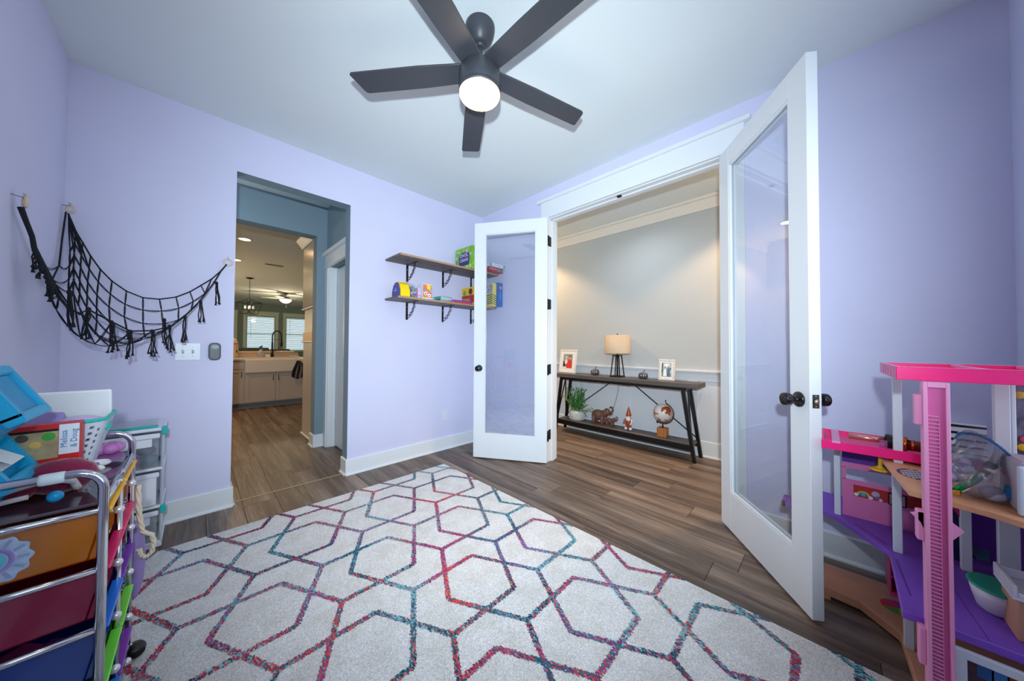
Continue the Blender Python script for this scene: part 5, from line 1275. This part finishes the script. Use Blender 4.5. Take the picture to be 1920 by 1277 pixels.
# things lying on the dollhouse
hw = thing('hair_wand', 'rose gold hair curling wand with black and copper grip lying on the low pink roof', 'hair wand', (-.575, -3.05, .757))
RGD = mat('rose_gold', (226, 168, 150), .25, metal=.8); CPR = mat('copper', (190, 96, 60), .25, metal=.9)
def seg(n, a, b_, r, m_, t): MB().tube([Vector((.0-.0, 0, 0))+Vector(a), Vector(b_)], r, 20).build(n, m_, t)
seg('barrel', (-.0, -.02, .028), (0, -.125, .028), .0115, RGD, hw)
seg('grip', (-.0, -.120, .028), (-.012, -.160, .028), .0265, BLACK, hw)
seg('grip_ring', (-.012, -.160, .028), (-.014, -.170, .028), .0275, CPR, hw)
seg('handle', (-.014, -.170, .026), (-.022, -.235, .026), .0195, mat('dark_copper', (110, 44, 24), .3, metal=.7), hw)
seg('handle_band', (-.016, -.178, .026), (-.0165, -.184, .026), .0203, CPR, hw)
mk = thing('marker_pen', 'white and lilac marker lying on the wood-look doll floor', 'pen', (-.585, -3.242, .7335))
MB().tube([(.045, .010, 0), (.0, 0, 0), (-.045, -.010, 0)], .0062, 14).build('barrel', mat('marker_white', (214, 212, 226), .4), mk)
MB().tube([(.060, .0135, 0), (.036, .008, 0)], .0068, 14).build('cap', mat('marker_lilac', (150, 140, 210), .4), mk)
# bag of small toys
bg = thing('plastic_bag', 'crumpled clear zip bag of small party toys on the wood-look doll floor', 'bag', (-.90, -3.300, .7263))
BG = glass_mat('bag_film', (.86, .88, .92), .10, .2, .66, (120, 118, 142))
def crump(k): return k*(1+.16*noise.noise(k*26)+.08*noise.noise(k*60))
MB().sphere((.0, -.004, .055), 1, (.075, .052, .055), 40, 26, fn=crump).build('film', BG, bg)
zp = [(-.02, .048, .115), (.02, .010, .175), (.03, -.03, .178), (0, -.06, .135)]
b = MB()
for i in range(10):
    u0, u1 = i/10, (i+1)/10
    def P_(u, v):
        base = Vector((.02*math.cos(u*6)-.005, .05-.115*u, .085+.008*math.sin(u*9))); top = Vector((-.01+.03*math.sin(u*7), .030-.10*u, .150+.040*math.sin(u*3.2+.4)-.02*u))
        return base.lerp(top, v)+Vector((.006*math.sin(u*23+v*5), 0, .004*math.sin(u*31)))
    for j in range(5):
        v0, v1 = j/5, (j+1)/5; b.quad(P_(u0, v0), P_(u1, v0), P_(u1, v1), P_(u0, v1))
b.build('film_top', BG, bg, solid=.0006)
MB().tube([(-.018+.03*math.sin(u*7/10), .030-.10*u/10, .146+.036*math.sin(u*.32+.4)-.002*u) for u in range(11)], .003, 6).build('zip_strip', mat('zip_blue', (24, 90, 150), .4), bg)
MB().sphere((-.035, -.025, .024), .024, (1.1, 1, .85), 18, 12).build('toy_egg', mat('egg_white', (196, 200, 216), .4), bg)
MB().tube([(-.055, .042, .012), (-.05, .02, .035), (-.04, .0, .062), (-.03, -.03, .10)], [.009, .011, .010, .007], 8).build('green_ribbon', mat('ribbon_green', (16, 130, 70), .25, metal=.4), bg)
MB().box((-.066, .030, .006), (-.052, .046, .020), .003).box((-.066, .050, .012), (-.052, .060, .026), .003).build('gold_foil', mat('foil_gold', (220, 170, 60), .2, metal=.9), bg)
MB().box((-.055, -.052, .02), (-.04, -.040, .055), .003).build('blue_toy', mat('toy_sky', (30, 130, 190), .4), bg)
MB().tube([(-.068, .03, .02), (-.062, -.01, .06), (-.06, -.02, .075)], .002, 5).build('stick', mat('stick_pale', (210, 200, 200), .5), bg)
for p, cc in (((-.02, .02, .075), (150, 150, 190)), ((.0, .0, .09), (220, 220, 235)), ((-.03, .04, .05), (170, 150, 180))):
    MB().sphere(p, .020, (1, 1.2, .8), 10, 7, fn=crump).build('wad', mat('wad_%d' % cc[0], cc, .5), bg)
# white toy appliance
ap = thing('toy_appliance', 'pale grey rounded toy appliance at the right edge of the doll wood floor', 'toy', (-.95, -3.408, .7263))
MB().prism([(-.062, 0), (.070, 0), (.078, .03), (.066, .12), (.05, .135), (-.062, .135)], -.075, .06, 'y', .006).build('body', mat('appliance_grey', (176, 180, 190), .4), ap)
MB().box((-.075, .02, .002), (-.06, .066, .126), .006, 3).build('front_panel', mat('appliance_white', (206, 216, 230), .35), ap)
for z in (.03, .055): MB().lathe([(.008, -.0755), (.007, -.078), (0, -.079)], (0, .045, z), 14, 'x').build('dial', mat('appliance_white', (206, 216, 230)), ap)
# striped fabric behind
zb = thing('striped_board', 'black and white striped board standing behind the clear bag', 'board', (-.56, -3.345, .7263))
MB().box((-.003, -.05, 0), (.003, .035, .155)).build('board', mat('appliance_white', (206, 216, 230)), zb)
for i in range(6): MB().prism([(-.05, .148-i*.024), (.035, .150-i*.024), (.035, .140-i*.024), (-.05, .142-i*.024)], -.004, -.0031, 'x').build('stripe', BLACK, zb)
# bathtub
bt_ = thing('toy_bathtub', 'small white doll bathtub with teal inside on the purple floor', 'toy bathtub', (-.87, -3.338, .4006))
def oval(b, rows, n=36):
    rg_ = [[b.bm.verts.new((x0_+rx*math.cos(2*PI*i/n), ry*math.sin(2*PI*i/n), z)) for i in range(n)] for x0_, rx, ry, z in rows]
    for j in range(len(rg_)-1):
        for i in range(n):
            f = b.bm.faces.new([rg_[j][i], rg_[j][(i+1) % n], rg_[j+1][(i+1) % n], rg_[j+1][i]]); f.smooth = True
    b.bm.faces.new(rg_[0]); b.bm.faces.new(rg_[-1]); return b
oval(MB(), [(0, .028, .022, 0), (0, .036, .030, .008), (0, .048, .037, .035), (0, .058, .044, .070), (0, .055, .041, .070), (0, .053, .040, .066)]).build('tub', mat('tub_white', (206, 206, 220), .35), bt_)
oval(MB(), [(0, .060, .046, .069), (0, .060, .046, .073), (0, .052, .040, .074)]).build('lid', mat('tub_teal', (24, 150, 130), .4), bt_)
# tan box with white tray
tb_ = thing('toy_crate', 'tan toy box topped by a white tray at the right edge of the purple floor', 'toy crate', (-.94, -3.40, .4006))
MB().prism([(-.05, .0), (.05, .0), (.055, .11), (-.06, .11)], -.05, .055, 'y', .002).build('box', mat('crate_tan', (188, 140, 112), .55), tb_)
b = MB(); b.box((-.068, -.055, .108), (.06, .066, .116), .002).box((-.068, .058, .116), (.06, .066, .145), .002).box((.052, -.055, .116), (.06, .058, .140), .002).box((-.068, -.055, .116), (-.060, .058, .128), .002)
b.build('white_tray', mat('tub_white', (206, 206, 220)), tb_)

# ================================================================== KITCHEN
KC = mat('cabinet_taupe', (196, 180, 164), .4)
bc = thing('base_cabinet', 'taupe shaker base cabinet run under the white farmhouse sink', 'cabinet', (-1.42, 4.356, 0))
MB().box((-1.3, .02, .09), (.47, .60, .865)).build('carcass', KC, bc)
MB().box((-1.3, .07, 0), (.47, .075, .09)).build('toe_kick', mat('toe_grey', (120, 122, 126), .6), bc)
MB().box((-1.3, .045, 0), (.47, .075, .020), .004).build('shoe_strip', mat('toe_light', (150, 150, 150), .5), bc)
def shaker(x0, x1, z0, z1, hx=None, drawer=False):
    f = MB(); s_ = .055
    if drawer: f.box((x0, 0, z0), (x1, .02, z1), .002)
    else:
        f.box((x0, 0, z0), (x0+s_, .02, z1), .0015).box((x1-s_, 0, z0), (x1, .02, z1), .0015).box((x0+s_, 0, z0), (x1-s_, .02, z0+s_), .0015).box((x0+s_, 0, z1-s_), (x1-s_, .02, z1), .0015).box((x0+s_, .010, z0+s_), (x1-s_, .018, z1-s_))
    d = f.build('drawer' if drawer else 'door', KC, bc)
    if hx is not None:
        if drawer: MB().tube([(hx-.07, -.028, (z0+z1)/2), (hx+.07, -.028, (z0+z1)/2)], .006, 8).build('handle', BLACK, d)
        else: MB().tube([(hx, -.028, z1-.14), (hx, -.028, z1-.03)], .0055, 8).tube([(hx, 0, z1-.13), (hx, -.028, z1-.13)], .004, 6).tube([(hx, 0, z1-.04), (hx, -.028, z1-.04)], .004, 6).build('handle', BLACK, d)
shaker(-.445, -.004, .105, .625, -.040); shaker(.004, .455, .105, .625, .040)
shaker(-.90, -.465, .105, .700, -.495); shaker(-.90, -.465, .712, .850, -.72, True); shaker(-1.29, -.91, .105, .850, -.94)
ctp = thing('countertop', 'pale counter slab running behind and beside the farmhouse sink', 'countertop', (-1.42, 4.356, .867))
CTM = mat('counter_pale', (214, 206, 196), .25, noise_amt=.04, nscale=12)
MB().box((-1.3, -.025, 0), (-.46, .62, .036), .003).box((-.4605, .50, 0), (.47, .62, .036), .003).box((.4605, -.025, 0), (.47, .50, .036)).build('slab', CTM, ctp)
MB().box((-1.3, .62, -.80), (.47, .66, .12), .002).box((-1.3, .60, .12), (.40, .90, .15), .004).build('raised_ledge', mat('ledge_wood', (206, 176, 140), .4), ctp)
sk = thing('farmhouse_sink', 'white apron-front farmhouse sink set into the taupe cabinets', 'sink', (-1.42, 4.356, .640))
b = MB(); b.box((-.45, -.035, 0), (.455, -.005, .238), .012, 3).box((-.45, -.005, .0), (-.42, .49, .238), .004).box((.425, -.005, .0), (.455, .49, .238), .004).box((-.42, .46, 0), (.425, .49, .238), .004).box((-.42, -.005, 0), (.425, .46, .03))
b.build('basin', mat('sink_white', (232, 222, 208), .2), sk)
fc = thing('kitchen_faucet', 'black spring-neck kitchen faucet behind the sink', 'faucet', (-1.405, 4.93, .9045))
MB().lathe([(0, 0), (.030, 0), (.028, .05), (.018, .07), (.016, .30), (0, .30)], n=20).build('body', BLACK, fc)
pts = [(0, 0, .28), (0, 0, .42)]+[(.075-.075*math.cos(a), 0, .42+.11*math.sin(a)) for a in [math.radians(15*i) for i in range(1, 13)]]+[(.15, 0, .36)]
MB().tube(pts, .011, 10).build('spring_neck', BLACK, fc)
MB().tube([(.15, 0, .37), (.15, 0, .30), (.15, 0, .21)], [.011, .018, .020], 14).build('spray_head', BLACK, fc)
MB().tube([(0, 0, .345), (.15, 0, .345)], .004, 8).build('support_arm', mat('steel_arm', (120, 120, 120), .3, metal=1), fc)
MB().tube([(0, 0, .12), (.10, -.01, .13), (.105, -.01, .19)], .008, 8).build('lever', BLACK, fc)
sp = thing('spray_bottle', 'clear cleaner bottle with blue trigger beside the kitchen faucet', 'bottle', (-1.585, 4.90, .9045))
MB().lathe([(0, 0), (.050, 0), (.054, .03), (.050, .09), (.032, .13), (.016, .15), (.016, .165), (0, .165)], n=24, sy=.6).build('bottle', glass_mat('cleaner_plastic', (.9, .93, .95), .08, .08, .5, (206, 214, 220)), sp)
MB().box((-.035, -.0335, .03), (.03, -.031, .09), .001).build('label_print', mat('label_mix', (220, 222, 230), .5, noise_amt=.6, nscale=60, col2=(120, 100, 170)), sp)
MB().prism([(-.035, .20), (.018, .235), (.022, .165), (-.012, .16), (-.02, .18)], -.012, .012, 'y', .002).build('trigger', mat('trigger_blue', (36, 70, 160), .4), sp)
sd = thing('sponge_dish', 'white sponge dish on the counter left of the kitchen faucet', 'dish', (-1.475, 4.92, .9045))
MB().box((-.04, -.02, 0), (.04, .02, .05), .008, 3).build('dish', mat('dish_white', (226, 230, 232), .4), sd)
ktl = thing('counter_canister', 'cream rounded canister at the left end of the kitchen counter', 'canister', (-2.01, 4.85, .9035))
MB().lathe([(0, 0), (.085, 0), (.088, .02), (.085, .25), (.060, .33), (.02, .37), (0, .372)], n=28).build('body', mat('canister_cream', (222, 206, 186), .35), ktl)
MB().lathe([(.086, .255), (.0875, .262), (.084, .270)], n=28, cap=False).build('lid_seam', mat('canister_seam', (150, 136, 120), .5), ktl)
MB().sphere((.05, -.066, .12), .02, (.7, .4, 1.6), 10, 8).build('black_grip', BLACK, ktl)
mt = thing('pale_mat', 'pale folded cloth on the right of the counter behind the sink', 'cloth', (-1.03, 4.90, .9045))
MB().box((-.09, -.05, 0), (.08, .05, .018), .006, 2).build('cloth', mat('cloth_pale', (206, 220, 218), .8), mt)
# dish towel
tw = thing('dish_towel', 'dark brown and grey striped dish towel draped over the sink front', 'towel', (-1.075, 4.305, .64))
b = MB(); nX, nZ = 10, 12; TG = [mat('towel_black', (30, 24, 26), .9), mat('towel_grey', (120, 112, 114), .9)]
def tp_(i, j):
    u = i/nX-.5; v = j/nZ; wd = .05+.15*math.sin(min(1, v*1.3)*PI*.62)
    return (u*wd+.015*math.sin(v*5), -.010-.012*math.sin(u*14+v*3)-.01*v, .205-.36*v+.10*abs(u)*v*(1 if u < 0 else .7)+.0)
for i in range(nX):
    b.use(TG[1 if i in (3, 6, 7) else 0])
    for j in range(nZ):
        f = b.bm.faces.new([b.bm.verts.new(tp_(i+a, j+c_)) for a, c_ in ((0, 0), (1, 0), (1, 1), (0, 1))]); f.material_index = b.ci; f.smooth = True
bmesh.ops.remove_doubles(b.bm, verts=list(b.bm.verts), dist=.0001)
b.build('cloth', None, tw, solid=.005)
# tall cabinet on the right, with crown
tcab = thing('tall_cabinet', 'tall cream cabinet tower with crown moulding right of the kitchen opening', 'cabinet', (-1.495, 1.25, 0))
GC = mat('cabinet_gloss', (214, 194, 166), .22, coat=.4)
MB().box((0, 0, 1.62), (.60, .60, 2.42)).build('upper_case', GC, tcab)
MB().box((-.018, .012, 1.635), (-.001, .585, 2.40), .003).build('upper_door', GC, tcab)
MB().box((-.024, -.0, 1.60), (.60, .61, 1.622), .003).build('light_rail', mat('rail_white', (226, 222, 214), .4), tcab)
MB().box((.01, 0, 1.31), (.60, .60, 1.60)).build('mid_panel', KC, tcab)
MB().box((-.006, 0, 1.20), (.60, .605, 1.31)).build('wood_strip', mat('orange_wood', (206, 140, 60), .45), tcab)
MB().box((-.022, 0, 1.180), (.60, .615, 1.199), .003).build('ledge', mat('rail_white', (226, 222, 214)), tcab)
MB().box((0, 0, .0), (.60, .60, 1.18)).build('lower_case', KC, tcab)
MB().box((-.022, 0, 0), (-.0, .60, .022), .006).build('shoe_strip', mat('rail_white', (226, 222, 214)), tcab)
MB().prism([(0, 2.42), (-.02, 2.42), (-.03, 2.44), (-.075, 2.50), (-.085, 2.515), (-.085, 2.535), (0, 2.535)], -.0, .68, 'y').build('crown_moulding', mat('rail_white', (226, 222, 214)), tcab)
# chandelier over the table
ch = thing('chandelier', 'black open-cage chandelier with candle bulbs hanging on a chain beyond the kitchen', 'chandelier', (-1.62, 6.67, H))
MB().lathe([(0, 0), (.075, 0), (.07, -.018), (.02, -.03), (0, -.03)], n=24).build('canopy', BLACK, ch)
b = MB()
for i in range(17):
    z = -.035-i*.028; b.tube([(.010*math.cos(a)*(1 if i % 2 else 0), .010*math.cos(a)*(0 if i % 2 else 1), z+.017*math.sin(a)) for a in [2*PI*k/10 for k in range(10)]], .003, 5, closed=True)
o = b.build('chain', BLACK, ch); o['kind'] = 'stuff'
za, zt_, zb_ = -.50, -.60, -.86; ra, rb2 = .19, .125
b = MB(); n4 = 4
for k in range(n4):
    a = PI/4+k*PI/2+PI/6; a2 = a+PI/2
    p = lambda r, z, aa: (r*math.cos(aa)*1.25, r*math.sin(aa)*1.25, z)
    b.tube([p(0, za, a), p(ra, zt_, a)], .005, 6).tube([p(ra, zt_, a), p(rb2, zb_, a)], .005, 6).tube([p(ra, zt_, a), p(ra, zt_, a2)], .005, 6).tube([p(rb2, zb_, a), p(rb2, zb_, a2)], .005, 6)
    m1 = Vector(p(ra, zt_, a)).lerp(Vector(p(ra, zt_, a2)), .5); m2 = Vector(p(rb2, zb_, a)).lerp(Vector(p(rb2, zb_, a2)), .5); b.tube([m1, m2], .004, 6)
b.build('cage', BLACK, ch)
MB().tube([(0, 0, za), (0, 0, zb_+.03)], .006, 8).build('stem', BLACK, ch)
for k in range(4):
    a = k*PI/2; x, y = .075*math.cos(a), .075*math.sin(a)
    br = MB().tube([(0, 0, zb_+.04), (x*.6, y*.6, zb_+.03), (x, y, zb_+.06), (x, y, zb_+.11)], .006, 8).build('candle_arm', BLACK, ch)
    MB().sphere((x, y, zb_+.155), .022, (1, 1, 2), 12, 10).build('bulb', mat('bulb_glass', (236, 236, 226), .3, emit=.35), br)
cf = thing('ceiling_fan', 'pale ceiling fan with glowing bowl light in the far sitting room', 'ceiling fan', (-.545, 8.95, H+.03))
MB().tube([(0, 0, 0), (0, 0, -.13)], .014, 10).lathe([(0, 0), (.07, 0), (.06, -.03), (0, -.03)], n=20).build('downrod', mat('fan_bronze', (110, 100, 90), .4, metal=.5), cf)
MB().lathe([(0, -.12), (.10, -.125), (.13, -.16), (.12, -.20), (0, -.20)], n=28).build('motor', mat('fan_bronze', (110, 100, 90)), cf)
MB().lathe([(.15, -.20), (.16, -.215), (.13, -.26), (.07, -.30), (0, -.315)], n=28).build('bowl_light', mat('bowl_glow', (255, 226, 180), .4, emit=3.2), cf)
for k in range(5):
    a = 2*PI*k/5+.3
    MB().box((.13, -.06, -.008), (.62, .06, 0), .002, 1, Matrix.Rotation(a, 3, 'Z') @ Matrix.Rotation(.15, 3, 'X'), (0, 0, 0)).build('blade', mat('fan_blade_pale', (150, 156, 142), .5), cf, (0, 0, -.165))
MB().tube([(.02, 0, -.31), (.02, 0, -.50)], .002, 5).build('pull_chain', BLACK, cf)
lamp('sitting_fan_lamp', 'POINT', (-.545, 8.95, H-.40), 32, (1.0, .80, .52), shadow_soft_size=.1)
# recessed cans
for i, (x, y) in enumerate(((-2.0, 3.18), (-1.99, 4.80))):
    t = thing('recessed_light', ('round recessed ceiling light nearest the kitchen opening', 'round recessed ceiling light farther into the kitchen, left of the vent')[i], 'ceiling light', (x, y, H))
    MB().lathe([(.085, -.0005), (.085, -.006), (.070, -.008), (.070, -.0005)], n=32, cap=False).build('trim_ring', mat('can_ring', (240, 236, 228), .5), t)
    MB().lathe([(.070, -.003), (0, -.0035)], n=32).build('diffuser', mat('can_glow', (255, 232, 190), .5, emit=9), t)
t = thing('recessed_light', 'round recessed hall ceiling light seen only as a glint in the right door glass', 'ceiling light', (.72, .18, H))
MB().lathe([(.085, -.0005), (.085, -.006), (.070, -.008), (.070, -.0005)], n=32, cap=False).build('trim_ring', mat('can_ring', (240, 236, 228)), t)
MB().lathe([(.070, -.003), (0, -.0035)], n=32).build('diffuser', mat('hall_can_glow', (255, 240, 215), .5, emit=22), t)
vt = thing('ceiling_vent', 'small slotted vent in the kitchen ceiling', 'vent', (-1.42, 4.76, H))
MB().box((-.15, -.04, -.007), (.15, .04, -.0005), .002).build('frame', mat('vent_paint', (170, 150, 120), .6), vt)
for i in range(5): MB().box((-.13, -.030+i*.014, -.010), (.13, -.026+i*.014, -.007)).build('slat', mat('vent_slat', (120, 104, 84), .6), vt)
# sofa in the far room
lamp('sitting_floor_lamp', 'POINT', (-3.9, 6.4, 1.6), 95, (1.0, .74, .42), shadow_soft_size=.15)  # unseen warm fill added to lift the kitchen ceiling, no lamp body
sf = thing('sofa', 'dark olive sofa back in front of the far windows', 'sofa', (-1.0, 11.3, 0))
SFM = mat('sofa_olive', (74, 78, 66), .85, noise_amt=.12, nscale=20)
MB().box((-1.4, 0, .0), (1.05, .9, .45), .04, 3).build('seat_base', SFM, sf)
for x0_, x1_, hh in ((-1.38, -.42, 1.04), (-.40, .38, 1.045), (.40, 1.02, .99)):
    MB().box((x0_, -.02, .42), (x1_, .24, hh), .06, 4).build('back_cushion', SFM, sf)
MB().box((1.0, -.01, .1), (1.20, .9, .62), .05, 3).build('armrest', SFM, sf)
